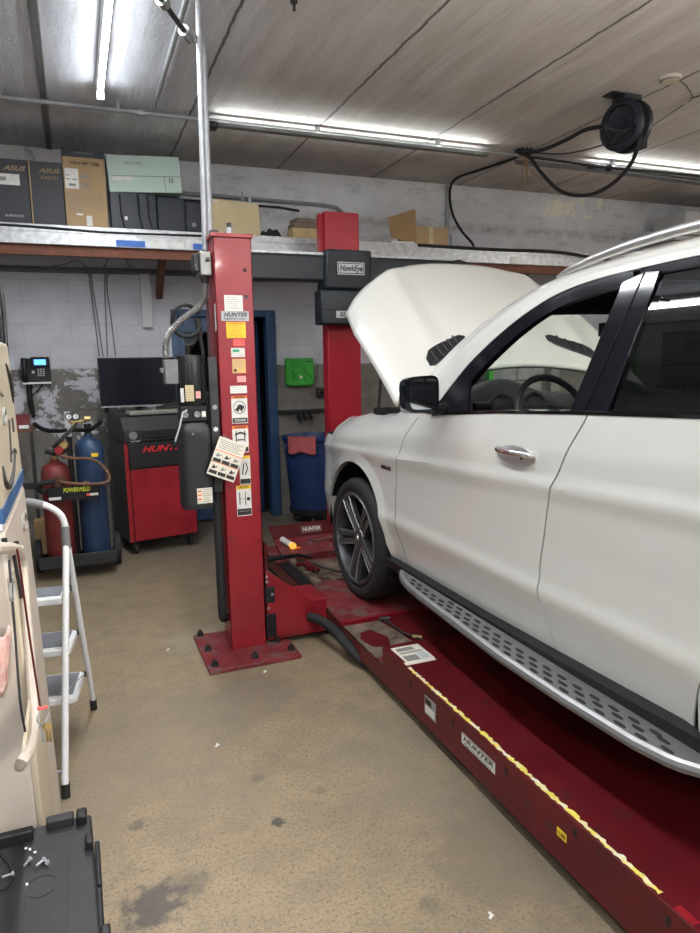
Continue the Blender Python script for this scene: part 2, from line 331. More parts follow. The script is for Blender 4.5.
        if sub:
            d = o.modifiers.new('sub', 'SUBSURF'); d.levels = sub; d.render_levels = sub
        return o
def crom(P, k):
    Q = [2 * P[0] - P[1]] + list(P) + [2 * P[-1] - P[-2]]; out = []
    for i in range(1, len(Q) - 2):
        a, b, c, d = Q[i - 1:i + 3]
        for j in range(k):
            t = j / k; out.append(.5 * ((2 * b) + (c - a) * t + (2 * a - 5 * b + 4 * c - d) * t * t + (3 * b - a - 3 * c + d) * t ** 3))
    out.append(P[-1]); return out
def thing(name, label, cat, loc=(0, 0, 0), rz=0, group=None):
    o = bpy.data.objects.new(name, None); COL.objects.link(o); o.location = loc; o.rotation_euler = (0, 0, rz); o.empty_display_size = .1
    WM[o] = Matrix.Translation(Vector(loc)) @ Matrix.Rotation(rz, 4, 'Z'); o['label'] = label; o['category'] = cat
    if group: o['group'] = group
    return o
def tag(o, label, cat, group=None):
    o['label'] = label; o['category'] = cat
    if group: o['group'] = group
    return o
def recenter(o, p):                       # puts the origin of a one-mesh thing at its base
    p = Vector(p)
    for v in o.data.vertices: v.co -= p
    o.location = p; return o
def struct(o): o['kind'] = 'structure'; return o
X3, Y3, Z3 = Vector((1, 0, 0)), Vector((0, 1, 0)), Vector((0, 0, 1))
def interp(tab, x):
    tab = sorted(tab); return float(np.interp(x, [a for a, b in tab], [b for a, b in tab]))

# ---------------------------------------------------------------- the room
fl = struct(MB().b2((-2.2, -5.2, -.12), (9.6, 7.3, 0)).build('floor', floor_mat()))
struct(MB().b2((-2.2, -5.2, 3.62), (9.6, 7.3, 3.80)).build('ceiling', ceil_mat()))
wm = wall_mat()
mb = MB()                                 # back wall with the blue door's opening cut out
mb.b2((-2.2, 7.1, 0), (.965, 7.3, 3.62)); mb.b2((1.965, 7.1, 0), (9.6, 7.3, 3.62)); mb.b2((.965, 7.1, 2.17), (1.965, 7.3, 3.62))
mb.b2((4.12, 7.06, 2.82), (9.6, 7.1, 3.07))
struct(mb.build('wall_back', wm))
struct(MB().b2((-2.2, -5.2, 0), (-2.0, 7.1, 3.62)).build('wall_left', wm))
struct(MB().b2((9.4, -5.2, 0), (9.6, 7.1, 3.62)).build('wall_right', wm))
mb = MB(); mb.b2((-2.0, -5.2, 0), (-.9, -5.0, 3.62)); mb.b2((6.6, -5.2, 0), (9.4, -5.0, 3.62)); mb.b2((-.9, -5.2, 3.0), (6.6, -5.0, 3.62))
struct(mb.build('wall_front', wm))
# raised seam strip on the cool-grey ceiling sheets
mb = MB(); mb.b2((-.085, -1, 3.607), (-.045, 7.1, 3.62)); mb.b2((-.092, -1, 3.611), (-.087, 7.1, 3.62), 1); mb.b2((-.043, -1, 3.611), (-.038, 7.1, 3.62), 1)
struct(mb.build('trim_1', ['grey_grip', 'galv']))
# door into the back room
d = bpy.data.objects.new('door_1', None); COL.objects.link(d); d.location = (.965, 7.1, 0); WM[d] = Matrix.Translation((.965, 7.1, 0)); struct(d)
mb = MB(); mb.b2((.93, 7.07, 0), (1.0, 7.2, 2.20)); mb.b2((1.90, 7.07, 0), (2.0, 7.2, 2.20)); mb.b2((1.0, 7.07, 2.13), (1.90, 7.2, 2.20))
mb.build('door_frame', 'blue', d, bevel=.006)
mb = MB(); mb.b2((1.0, 7.12, .02), (1.06, 7.165, 2.13)); mb.b2((1.42, 7.12, .02), (1.52, 7.165, 2.13)); mb.b2((1.06, 7.12, 1.98), (1.42, 7.165, 2.13)); mb.b2((1.06, 7.12, .02), (1.42, 7.165, 1.0))
mb.build('door_panel', 'blue', d, bevel=.004)
MB().b2((1.06, 7.135, 1.0), (1.42, 7.15, 1.98)).build('pane', 'glass_tint', d)
mb = MB(); mb.box((1.79, 7.30, 1.06), (.17, .045, 2.08), rot=Matrix.Rotation(.5, 3, 'Z')); mb.box((1.775, 7.262, 1.25), (.06, .004, .18), 1, Matrix.Rotation(.5, 3, 'Z')); mb.build('open_door_panel', ['blue', 'tan_board'], d)
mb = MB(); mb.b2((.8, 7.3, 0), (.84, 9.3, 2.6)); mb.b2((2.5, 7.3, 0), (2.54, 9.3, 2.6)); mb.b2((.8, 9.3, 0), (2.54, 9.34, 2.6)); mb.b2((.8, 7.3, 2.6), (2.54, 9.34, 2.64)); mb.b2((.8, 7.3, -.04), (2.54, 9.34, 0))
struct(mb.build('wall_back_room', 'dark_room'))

# ---------------------------------------------------------------- long wall shelf
SX0, SX1 = -1.9, 9.3
t = thing('wall_shelf', 'long high storage shelf with scuffed silver edge running along the back wall', 'shelf', (0, 7.1, 2.6))
MB().b2((SX0, 6.36, 2.775), (SX1, 7.09, 2.82)).build('shelf_board', 'wood_dark', t)
MB().b2((SX0, 6.33, 2.655), (SX1, 6.36, 2.815)).build('shelf_edge', 'foil', t, bevel=.004)
MB().b2((SX0, 6.345, 2.755), (SX1, 6.352 - .03, 2.768)).build('edge_lip', 'foil', t)
mb = MB(); mb.b2((SX0, 6.37, 2.575), (SX1, 6.42, 2.775)); mb.build('joist', 'brown_wood', t)
for i in range(3):
    x = 4.0 + i * 1.5
    MB().prism([(x, 6.42, 2.70), (x, 6.42, 2.775), (x, 7.09, 2.775), (x, 7.09, 2.70)], (.05, 0, 0)).build('cross_joist', 'brown_wood', t)
for x in (.80, 4.8, 6.2):
    MB().prism([(x, 7.09, 2.30), (x, 7.04, 2.30), (x, 6.44, 2.70), (x, 6.44, 2.775), (x, 6.52, 2.775), (x, 7.09, 2.40)], (.055, 0, 0)).build('bracket', 'brown_wood', t)
for x0, x1, m_ in ((.41, .65, 'blue_tape'), (1.36 - .30, 1.27 - .0, 'blue_tape'), (.90, .98, 'white_sticker'), (.70, .80, 'white_sticker'), (4.4, 4.55, 'white_sticker'), (5.3, 5.4, 'white_sticker')):
    MB().b2((x0, 6.327, 2.662), (x1, 6.33, 2.715), 0).build('tape', m_, t)
MB().text('MAX', (0.0, 6.3295, 2.73), X3, Z3, .035, 0, .001).build('lettering', 'white_sticker', t)
mb = MB(); mb.tube([(-1.9, 6.325, 2.80), (-.4, 6.325, 2.792), (.3, 6.322, 2.772), (.8, 6.325, 2.777), (1.4, 6.325, 2.79)], .010, 0, 8, smooth=6)
tag(mb.build('shelf_cable', 'black_rubber'), 'thin dark cable sagging along the left part of the silver shelf edge', 'cable')
mb = MB(); mb.tube([(3.3, 6.322, 2.80), (4.2, 6.322, 2.795), (5.0, 6.30, 2.80), (5.8, 6.30, 2.74), (7.4, 6.31, 2.72)], .016, 0, 8, smooth=6)
tag(mb.build('shelf_cable', 'black_rubber'), 'black cable running along the shelf edge above the open bonnet', 'cable')

ST = 2.82
def carton(name, label, x0, x1, y0, y1, h, m_, fm, flaps=(), lean=0.0, group=None):
    t = thing(name, label, 'box', ((x0 + x1) / 2, (y0 + y1) / 2, ST), 0, group)
    MB().b2((x0, y0, ST), (x1, y1, ST + h)).build('carton', m_, t, bevel=.004)
    for poly in flaps: MB().prism(poly[0], poly[1]).build('flap', fm, t)
    return t
F = 6.40
# black monitor boxes
t = carton('monitor_box', 'black computer monitor box at the far left of the shelf with a white sticker', -.62, -.235, F, F + .2, .50, 'card_black', 'card_grey',
    [([(-.62, F, ST + .50), (-.235, F, ST + .50), (-.26, F + .02, ST + .615), (-.62, F + .02, ST + .60)], (0, .004, 0)), ([(-.235, F, ST + .5), (-.235, F + .2, ST + .5), (-.29, F + .2, ST + .60), (-.29, F + .04, ST + .60)], (.004, 0, 0))])
MB().text('ASUS', (-.335, F - .001, ST + .43), X3, Z3, .036, shear=.35, width=.17, bold=.02).build('lettering', 'card', t)
mb = MB(); mb.b2((-.46, F - .002, ST + .30), (-.30, F, ST + .385)); mb.b2((-.45, F - .003, ST + .33), (-.40, F - .002, ST + .36), 1); mb.build('sticker', ['white_sticker', 'ink_grey'], t)
MB().text('SUPERIOR', (-.36, F - .001, ST + .06), X3, Z3, .018, width=.14).build('lettering', 'silver_print', t)
t = carton('monitor_box', 'black VA27D monitor box with torn top flap between black box and brown box', -.228, .028, F, F + .2, .50, 'card_black', 'card_grey',
    [([(-.16, F, ST + .50), (.028, F, ST + .50), (.01, F + .02, ST + .60), (-.15, F + .02, ST + .61)], (0, .004, 0)), ([(-.228, F, ST + .5), (-.165, F, ST + .5), (-.20, F + .1, ST + .62), (-.26, F + .1, ST + .64)], (0, .004, 0))])
MB().text('ASUS', (-.075, F - .001, ST + .43), X3, Z3, .034, shear=.35, width=.165, bold=.02).build('lettering', 'card', t)
MB().text('VA27D', (-.075, F - .001, ST + .375), X3, Z3, .028, width=.14).build('lettering', 'card', t)
mb = MB(); mb.b2((-.228, F - .003, ST), (-.219, F, ST + .5)); mb.build('worn_edge', 'card', t)
# brown box with dark band
t = carton('monitor_box', 'tall brown monitor box with dark top band, right of the black monitor boxes', .033, .362, F - .02, F + .2, .555, 'card', 'card')
MB().b2((.032, F - .023, ST + .555), (.363, F + .2, ST + .615)).build('dark_band', 'teal_dark', t, bevel=.003)
MB().text('VIEWSONIC', (.20, F - .024, ST + .587), X3, Z3, .014, width=.15).build('lettering', 'ink_grey', t)
MB().text('VIEW MY TEM', (.205, F - .021, ST + .505), X3, Z3, .024, width=.23, bold=.02).build('lettering', 'ink', t)
mb = MB(); mb.b2((.045, F - .023, ST + .30), (.15, F - .02, ST + .46), 0)
for a, b_, c_, d_ in ((.055, .40, .08, .41), (.055, .37, .085, .38), (.10, .37, .14, .38), (.07, .32, .125, .34)): mb.b2((a, F - .024, ST + b_), (c_, F - .023, ST + d_), 1)
mb.build('sticker', ['white_sticker', 'ink_grey'], t)
mb = MB(); mb.b2((.17, F - .021, ST + .395), (.23, F - .02, ST + .415)); mb.b2((.165, F - .021, ST + .305), (.17, F - .02, ST + .39)); mb.b2((.23, F - .021, ST + .305), (.235, F - .02, ST + .39)); mb.b2((.165, F - .021, ST + .30), (.235, F - .02, ST + .305))
mb.prism([(.178, F - .021, ST + .32), (.222, F - .021, ST + .32), (.20, F - .021, ST + .37)], (0, .001, 0))
for i in range(9): mb.b2((.05, F - .021, ST + .265 - i * .018), (.19 - .02 * (i % 3), F - .02, ST + .269 - i * .018)); mb.b2((.225, F - .021, ST + .265 - i * .016), (.32 - .02 * (i % 2), F - .02, ST + .268 - i * .016))
mb.build('printing', 'ink_grey', t)
mb = MB(); mb.b2((.115, F - .023, ST + .09), (.165, F - .02, ST + .105)); mb.b2((.19, F - .023, ST + .005), (.235, F - .02, ST + .09)); mb.build('sticker', 'white_sticker', t)
# black monitors and the mint box lying over them
def screen(name, label, x0, x1, y, h, tilt=.0, group=None):
    t = thing(name, label, 'monitor', ((x0 + x1) / 2, y, ST), 0, group)
    mb = MB(); mb.b2((x0, y, ST), (x1, y + .035, ST + h)); mb.build('casing', 'navy', t, bevel=.01)
    MB().b2((x0 + .05, y + .035, ST + .06), (x1 - .05, y + .09, ST + h - .06)).build('rear_housing', 'navy', t, bevel=.02)
    return t
t = screen('computer_monitor', 'wide navy black monitor lying under the mint green box', .385, .775, F + .02, .315)
mb = MB()
for x in (.47, .62, .70): mb.tube([(x, F + .012, ST + .30), (x + .005, F + .012, ST + .12), (x + .03, F + .012, ST + .01)], .008, 0, 6)
mb.b2((.50, F + .012, ST + .08), (.525, F + .02, ST + .11), 1); mb.build('cable', ['black_rubber', 'white_sticker'], t)
t = screen('computer_monitor', 'narrower navy black monitor right of the widest one, under the mint box corner', .782, 1.02, F + .04, .30)
t = screen('computer_monitor', 'small navy monitor standing just left of the vertical conduit', 1.028, 1.17, F + .06, .285)
MB().lathe((1.10, F + .06, ST + .08), -Y3, [(.0, 0), (.02, 0), (.02, .004), (0, .004)], seg=16).build('logo', 'card_grey', t)
t = thing('mint_box', 'pale mint green flat box lying across the tops of the black monitors', 'box', (.70, F + .05, ST + .315))
R_ = Matrix.Rotation(-.055, 3, 'Y')
def mbx(lo, hi, mi, mb): mb.box(Vector((.69, F + .10, ST + .47)) + R_ @ ((Vector(lo) + Vector(hi)) / 2), [abs(b - a) for a, b in zip(lo, hi)], mi, R_)
mb = MB(); mbx((-.305, -.09, -.15), (.305, .10, .15), 0, mb); mb.build('carton', 'mint', t, bevel=.003)
mb = MB()
for i, c_ in enumerate('VIEWSONIC'): pass
mb.text('VIEWSONIC', Vector((.69, F + .01, ST + .47)) + R_ @ Vector((-.09, -.001, .085)), R_ @ X3, Z3, .028, width=.16)
mbx((-.28, -.093, -.02), (.30, -.09, -.015), 0, mb); mbx((.16, -.093, -.15), (.165, -.09, -.015), 0, mb); mbx((.20, -.093, -.07), (.21, -.09, -.03), 0, mb); mbx((.22, -.093, -.07), (.235, -.09, -.03), 0, mb); mb.build('printing', 'ink_grey', t)
mb = MB(); mbx((-.28, -.093, -.055), (-.10, -.09, -.025), 0, mb); mb.build('tape', 'white_sticker', t)
t = thing('tan_board_box', 'flat tan board box standing behind the red lift post top', 'box', (1.49, F + .05, ST))
mb = MB(); mb.prism([(1.255, F + .02, ST), (1.705, F + .02, ST), (1.695, F + .02, ST + .29), (1.255, F + .02, ST + .315)], (0, .12, 0)); mb.build('board', 'tan_board', t, bevel=.003)
MB().b2((1.27, F + .018, ST + .285), (1.32, F + .02, ST + .30)).build('sticker', 'white_sticker', t)
# two small bottles behind
for i, (x, r, h, m_, lb) in enumerate(((1.60, .016, .44, 'galv', 'silver spray can rising behind the tan board, left of the two'), (1.67, .022, .40, 'white', 'short white bottle behind the tan board, right of the two'))):
    mb = MB(); mb.lathe((x, F + .25, ST), Z3, [(0, 0), (r, 0), (r, h - .05), (r * .6, h - .03), (r * .5, h), (0, h)], seg=14)
    tag(recenter(mb.build('bottle', m_), (x, F + .25, ST)), lb, 'bottle')
mb = MB()
mb.grid(lambda u, v: Vector((1.715 + .21 * u + .0, F + .03 + .16 * v, ST + max(0, math.sin(PI * u) ** .6 * math.sin(PI * v) ** .5 * (.085 + .02 * math.sin(9 * u + 3 * v) + .018 * math.sin(17 * u))))), 26, 14)
tag(recenter(mb.build('cloth_bundle', 'dark_rag', solid=.004, soff=0), (1.82, F + .1, ST)), 'crumpled dark cloth bundle right of the tan board on shelf', 'rag')
for i, (x0, x1, z0, z1, m_, lb) in enumerate(((2.03, 2.36, 0, .11, 'wood', 'thick pale wood block at the bottom of the stack left of the red mast'), (2.04, 2.37, .112, .155, 'wood_dark', 'grey brown board in the middle of the small wood stack'), (2.06, 2.38, .157, .20, 'wood_dark', 'dark board on top of the small wood stack beside the red mast'))):
    mb = MB(); mb.box(((x0 + x1) / 2, F + .15, ST + (z0 + z1) / 2), (x1 - x0, .18, z1 - z0), rot=Matrix.Rotation(.05 * i, 3, 'Z'))
    tag(recenter(mb.build('wood_block', m_, bevel=.003), ((x0 + x1) / 2, F + .15, ST + z0)), lb, 'wood block')
# open cardboard box
t = thing('cardboard_box', 'open brown cardboard box with a raised flap on the shelf above the bonnet', 'box', (3.5, F + .15, ST))
mb = MB(); mb.b2((3.27, F + .03, ST), (3.70, F + .33, ST + .185)); mb.build('carton', 'card', t)
mb = MB(); mb.prism([(3.34, F + .03, ST + .015), (3.03, F - .02, ST + .05), (2.99, F - .02, ST + .24), (3.32, F + .02, ST + .35)], (0, .005, 0)); mb.build('flap', 'card_dark', t)
MB().b2((3.48, F + .028, ST), (3.53, F + .03, ST + .185)).build('tape', 'tan_board', t)
mb = MB(); mb.box((3.15, F + .02, ST + .008), (.26, .12, .016)); tag(recenter(mb.build('folded_papers', 'white'), (3.15, F + .02, ST)), 'thin white papers lying on the shelf under the open box flap', 'papers')
# grey louvred panels at right end
t = thing('louvred_panel_stack', 'stack of pale grey ribbed panels on the shelf at the right edge', 'panels', (7.3, F + .2, ST))
for k in range(5):
    MB().b2((6.78 + .012 * k, F + .02, ST + .07 * k + .005), (7.9, F + .5, ST + .07 * k + .06)).build('panel', 'grey_panel', t, bevel=.004)
MB().b2((6.95, F, ST + .36), (8.1, F + .5, ST + .55)).build('panel', 'grey_panel', t, bevel=.004)

# ---------------------------------------------------------------- wall runs
def run(name, label, cat, pts, r, m_, seg=10, smooth=0, group=None):
    mb = MB(); mb.tube(pts, r, 0, seg, smooth=smooth); return tag(mb.build(name, m_), label, cat, group)
run('conduit_pipe', 'grey bent conduit on the wall above the shelf boxes, curving down near the red mast', 'pipe', [(1.0, 7.07, 3.31), (2.0, 7.07, 3.30), (2.60, 7.07, 3.29), (2.74, 7.07, 3.26), (2.79, 7.07, 3.18), (2.80, 7.07, 2.83)], .020, 'galv', smooth=5)
run('conduit_pipe', 'second thin conduit just below the bent one above the shelf boxes', 'pipe', [(.9, 7.075, 3.25), (2.1, 7.075, 3.24), (2.3, 7.08, 3.22)], .012, 'dark_steel')
run('conduit_pipe', 'vertical conduit on the wall dropping from ceiling to shelf right of the cardboard box', 'pipe', [(4.06, 7.07, 3.60), (4.06, 7.07, 2.83)], .017, 'galv')
mb = MB()
for k, (dz, r) in enumerate(((0, .012), (.022, .008), (-.02, .007))): mb.tube([(-1.9, 7.08, 2.56 + dz), (-.3, 7.08, 2.545 + dz), (1.2, 7.08, 2.55 + dz), (3.5, 7.08, 2.50 + dz)], r, 0, 7, smooth=5)
mb.tube([(-.2, 7.07, 2.56), (0.0, 7.06, 2.60), (.1, 7.06, 2.64), (.2, 7.07, 2.57), (.33, 7.07, 2.58), (.38, 6.9, 2.70), (.40, 6.7, 2.77)], .005, 0, 6, smooth=5)
mb.tube([(.52, 6.8, 2.77), (.53, 7.0, 2.66), (.58, 7.07, 2.57)], .005, 0, 6, smooth=5)
tag(mb.build('cable_bundle', 'rope'), 'bundle of grey cables clipped along the wall under the shelf', 'cables')
for k, (xa, xb, zb, lb) in enumerate(((.20, .235, 1.75, 'leftmost'), (.22, .27, 1.75, 'second from left'), (.33, .31, 1.75, 'third from left'), (.35, .385, 1.75, 'rightmost'))):
    run('wall_cable', lb + ' of four cables dropping down the wall to the monitor', 'cable', [(xa - .09 if k < 2 else xa + .1, 7.082, 2.55), (xa - .01 if k < 2 else xa + .02, 7.082, 2.52), (xa, 7.082, 2.40), ((xa + xb) / 2, 7.084, 2.1), (xb, 7.084, zb)], .0055, 'rope', 6, 5)
mb = MB(); mb.b2((.655, 7.05, 2.02), (.75, 7.098, 2.53)); t = mb.build('wall_duct', 'grey_panel', bevel=.003); tag(recenter(t, (.70, 7.09, 2.02)), 'flat pale grey duct cover mounted on the wall left of the shelf bracket', 'cover')

# ---------------------------------------------------------------- ceiling fixtures
CZ = 3.62
def strip_light(x, y0, y1, label, dz=0):
    CZ = 3.62 - dz
    t = thing('strip_light', label, 'ceiling light', (x, (y0 + y1) / 2, CZ), 0, 'fluorescent strips overhead')
    mb = MB(); mb.prism([(x - .03, y0, CZ), (x + .03, y0, CZ), (x + .022, y0, CZ - .06), (x - .022, y0, CZ - .06)], (0, y1 - y0, 0)); mb.build('housing', 'white', t, bevel=.004)
    if dz: MB().cyl((x, y0 + .3, CZ), (x, y0 + .3, 3.62), .006).build('hanger', 'galv', t); MB().cyl((x, y1 - .3, CZ), (x, y1 - .3, 3.62), .006).build('hanger', 'galv', t)
    MB().cyl((x, y0 + .02, CZ - .083), (x, y1 - .02, CZ - .083), .016, 0, 14).build('tube', 'tube', t)
    MB().b2((x - .025, y0, CZ - .11), (x + .025, y0 + .02, CZ - .05)).build('end_cap', 'white', t); MB().b2((x - .025, y1 - .02, CZ - .11), (x + .025, y1, CZ - .05)).build('end_cap', 'white', t)
for (lx, ly, lp) in LAMPS:
    nm = {2.6: 'added hung tube light, unseen off to the right of the view',4.5: 'lit fluorescent tube light at the upper left above the shelf boxes', 1.7: 'fluorescent tube light continuing the left row overhead', -.6: 'added hung tube light, unseen behind the viewer near the left side of the car', .85: 'added hung tube light, unseen above the tail of the white car', -1.6: 'added hung tube light, unseen behind the viewer nearest the left wall', -2.6: 'added hung tube light, unseen in the far right corner behind the viewer', -3.4: 'added hung tube light, unseen rearmost over the open door'}[ly]
    strip_light(lx, ly - 1.2, ly + (1.16 if ly < 4 else .92), nm, .36 if hung(ly) else 0)
# conduit crossing the ceiling with slim uplights sitting on it
mb = MB(); mb.cyl((-2.0, 5.74, 3.565), (9.4, 5.74, 3.565), .017, 0, 12)
for x in (-.35, .45, 2.05, 3.2, 5.2, 6.9): mb.b2((x - .012, 5.715, 3.56), (x + .012, 5.765, 3.62)); 
mb.lathe((.62, 5.74, 3.565), X3, [(0, -.03), (.028, -.03), (.028, .03), (0, .03)], 0, 14)
tag(mb.build('conduit_pipe', 'galv'), 'long galvanized conduit crossing the whole ceiling in front of the shelf', 'pipe')
for x0, x1, lb in ((1.20, 3.72, 'slim uplight strip on the ceiling conduit above the red lift post'), (4.95, 7.2, 'slim uplight strip on the ceiling conduit at the right')):
    t = thing('uplight_strip', lb, 'ceiling light', ((x0 + x1) / 2, 5.74, 3.50))
    mb = MB(); mb.prism([(x0, 5.70, 3.549), (x0, 5.705, 3.522), (x0, 5.765, 3.522), (x0, 5.77, 3.549), (x0, 5.766, 3.549), (x0, 5.762, 3.526), (x0, 5.708, 3.526), (x0, 5.704, 3.549)], (x1 - x0, 0, 0)); mb.build('channel', 'grey_grip', t)
    MB().cyl((x0 + .03, 5.728, 3.536), (x1 - .03, 5.728, 3.536), .008, 0, 10).build('tube', 'tube_up', t)
    MB().b2((x0 - .10, 5.69, 3.50), (x0, 5.79, 3.55)).build('driver_box', 'dark_steel', t, bevel=.01)
# bundle on the right part of the conduit
mb = MB()
for k, (dy, dz) in enumerate(((.03, -.03), (-.03, -.045), (.0, -.06))): mb.tube([(4.05, 5.74 + dy, 3.55 + dz), (5.0, 5.74 + dy, 3.555 + dz), (7.0, 5.74 + dy, 3.53 + dz), (9.3, 5.74 + dy, 3.52 + dz)], .012, 0, 7, smooth=4)
tag(mb.build('cable_bundle', 'rope'), 'bundle of grey cables strapped beneath the ceiling conduit on the right', 'cables')
# diagonal conduit on the ceiling and its drops to the post
run('conduit_pipe', 'straight conduit on the ceiling running from the cross conduit toward the viewer', 'pipe', [(.70, 2.6, 3.595), (.712, 5.73, 3.595)], .017, 'galv')
t = thing('drop_pipe', 'tall thin conduit dropping from the ceiling to the junction box on the red lift post', 'pipe', (.70, 3.85, 2.24))
pa = at(205, 250, y=3.86); pb = Vector((.738, 3.86, 3.62))
MB().tube([pb, pa], .015, 0, 12).build('pipe', 'galv', t)
t = thing('drop_pipe', 'shorter thicker conduit with an elbow at the top beside the tall thin one', 'pipe', (.74, 3.88, 2.24))
p1 = at(203, 50, y=3.90); p0 = at(210, 250, y=3.90); p2 = at(188, 36, y=3.86); p3 = at(163, 2, y=3.62)
MB().tube([p0, p1 - Vector((0, 0, .03)), p1 + Vector((-.01, -.005, .02)), p2], .019, 0, 12, smooth=5).build('pipe', 'galv', t)
MB().tube([p2, p3, p3 + (p3 - p2) * .3], .014, 0, 10).build('cross_pipe', 'dark_steel', t)
mb = MB()
for a in (p2, p2 + (p3 - p2) * .12, p3): mb.lathe(a, (p3 - p2), [(0, -.022), (.030, -.022), (.030, .022), (0, .022)], 0, 14)
mb.build('coupling', 'grey_steel', t)

# hose reel
RC = Vector((4.04, 4.36, 3.405))
t = thing('hose_reel', 'round black hose reel hanging from the ceiling at the upper right', 'hose reel', (4.04, 4.36, 3.62))
ax = Vector((-1, -.22, -.04)).normalized()
mb = MB(); mb.lathe(RC, ax, [(0, -.02), (.10, -.02), (.165, -.01), (.185, .01), (.185, .03), (.165, .045), (.145, .045), (.135, .025), (.115, .018), (.05, .02), (.045, .04), (0, .04)], seg=40); mb.build('front_disc', 'navy', t)
mb = MB(); mb.lathe(RC, -ax, [(0, .02), (.15, .02), (.16, .05), (.19, .06), (.19, .10), (.14, .115), (0, .115)], seg=40); mb.build('rear_disc', 'black', t)
mb = MB(); mb.lathe(RC, ax, [(.125, .019), (.14, .026), (.125, .032), (.11, .026)], seg=40, closed=True); mb.build('disc_ring', 'charcoal', t)
mb = MB(); mb.b2((4.00, 4.30, 3.575), (4.16, 4.44, 3.62)); mb.b2((4.06, 4.30, 3.40), (4.12, 4.42, 3.60)); mb.box((3.95, 4.36, 3.612), (.14, .12, .012)); mb.build('mount', 'dark_steel', t, bevel=.005)
mb = MB(); mb.box((4.13, 4.30, 3.27), (.10, .12, .10)); mb.lathe((4.10, 4.27, 3.245), -Z3, [(0, 0), (.022, 0), (.022, .03), (.014, .05), (0, .05)], seg=12); mb.build('outlet', 'black', t, bevel=.01)
mb = MB(); mb.tube([at(606, 127, y=4.25), at(620, 131, y=4.24), at(634, 126, y=4.24)], .011, 0, 8, smooth=4); mb.tube([at(610, 145, y=4.25), at(615, 138, y=4.24), at(628, 129, y=4.24)], .011, 0, 8, smooth=4); mb.build('handle', 'black_rubber', t)
JX = at(524, 152, y=5.70)
run('hanging_hose', 'black hose looping down from the reel and back up to the ceiling conduit', 'hose', [at(637, 150, y=4.30), at(630, 165, y=4.40), at(612, 184, y=4.6), at(588, 195, y=4.8), at(562, 192, y=5.05), at(543, 175, y=5.35), at(532, 160, y=5.62), JX], .016, 'black_rubber', 10, 6)
run('feed_cable', 'black feed cable rising from the cable knot to the side of the hose reel', 'cable', [JX + Vector((0, 0, -.02)), at(545, 149, y=5.4), at(566, 140, y=5.0), at(585, 130, y=4.6), at(606, 126, y=4.25)], .017, 'black_rubber', 10, 6)
run('feed_cable', 'thin dark wire running from the cable knot under the reel', 'cable', [JX, at(560, 154, y=5.5), at(585, 150, y=5.0), at(606, 144, y=4.4)], .006, 'black_rubber', 6, 6)
run('wall_cable', 'black cable leaving the ceiling knot and hanging down the wall behind the cardboard box', 'cable', [JX, at(515, 158, z=3.60), at(480, 170, z=3.59), at(457, 178, z=3.58), at(450, 190, y=7.04), at(452, 212, y=7.04), at(461, 230, y=7.0), at(472, 243, y=6.9), at(474, 250, y=6.45)], .014, 'black_rubber', 8, 6)
mb = MB()
for k in range(9):
    a = random.uniform(0, 6.28); pts = [JX + Vector((random.uniform(-.05, .07), random.uniform(-.04, .04), random.uniform(-.03, .05))) for _ in range(5)]
    mb.tube(pts, .008, 0, 6, smooth=4)
for k in range(5): p = JX + Vector((.02 * k, 0, -.02)); mb.tube([p, p + Vector((random.uniform(-.04, .08), 0, -.1)), p + Vector((random.uniform(-.05, .15), 0, -.22 - .05 * (k % 2)))], .005, 1, 6, smooth=4)
mb.lathe(JX + Vector((0, .04, .02)), X3, [(0, -.05), (.04, -.05), (.04, .05), (0, .05)], 0, 12)
tag(recenter(mb.build('cable_knot', ['dark_steel', 'card_dark']), JX), 'tangled knot of wires and twine strapped to the ceiling conduit', 'cables')
for a in range(1):
    mb = MB(); mb.tube([at(528, 157, y=5.68), at(560, 161, y=5.68), at(600, 167, y=5.68), at(650, 171, y=5.68), at(700, 176, y=5.68), at(740, 180, y=5.68)], .012, 0, 8, smooth=5); mb.lathe(at(609, 168, y=5.67), X3, [(0, -.03), (.03, -.02), (.034, 0), (.03, .02), (0, .03)], 0, 12)
    tag(mb.build('feed_cable', 'black_rubber'), 'black cable with a round plug running right beneath the ceiling conduit', 'cable')
t = thing('smoke_detector', 'small round yellowed smoke detector on the ceiling near the hose reel', 'smoke detector', (4.10, 3.98, 3.62))
MB().lathe((4.10, 3.98, CZ), -Z3, [(0, 0), (.075, 0), (.078, .012), (.055, .034), (0, .04)], seg=28).build('body', 'detector', t)
MB().lathe((4.10, 3.98, CZ), -Z3, [(.068, .016), (.070, .022), (.058, .032), (.05, .03)], seg=28).build('vent_ring', 'ink_grey', t)
run('detector_wire', 'thin dark wire from the smoke detector across the ceiling to the reel', 'wire', [(4.16, 3.97, 3.61), at(686, 86, z=3.612), at(692, 98, z=3.612), at(680, 107, z=3.612), at(645, 131, y=4.5)], .004, 'dark_steel', 6, 6)
run('detector_wire', 'thin dark wire running off to the right from the detector wire bend', 'wire', [at(692, 98, z=3.612), at(720, 90, z=3.612), at(800, 70, z=3.612)], .004, 'dark_steel', 6, 4)
t = at(294, 3, z=3.6); 
mb = MB(); mb.lathe((t.x, t.y, CZ), -Z3, [(0, 0), (.02, 0), (.02, .02), (.008, .03), (.008, .06), (0, .06)], seg=12); tag(recenter(mb.build('ceiling_hook', 'dark_steel'), (t.x, t.y, CZ)), 'small dark hook on the ceiling at top centre', 'hook')

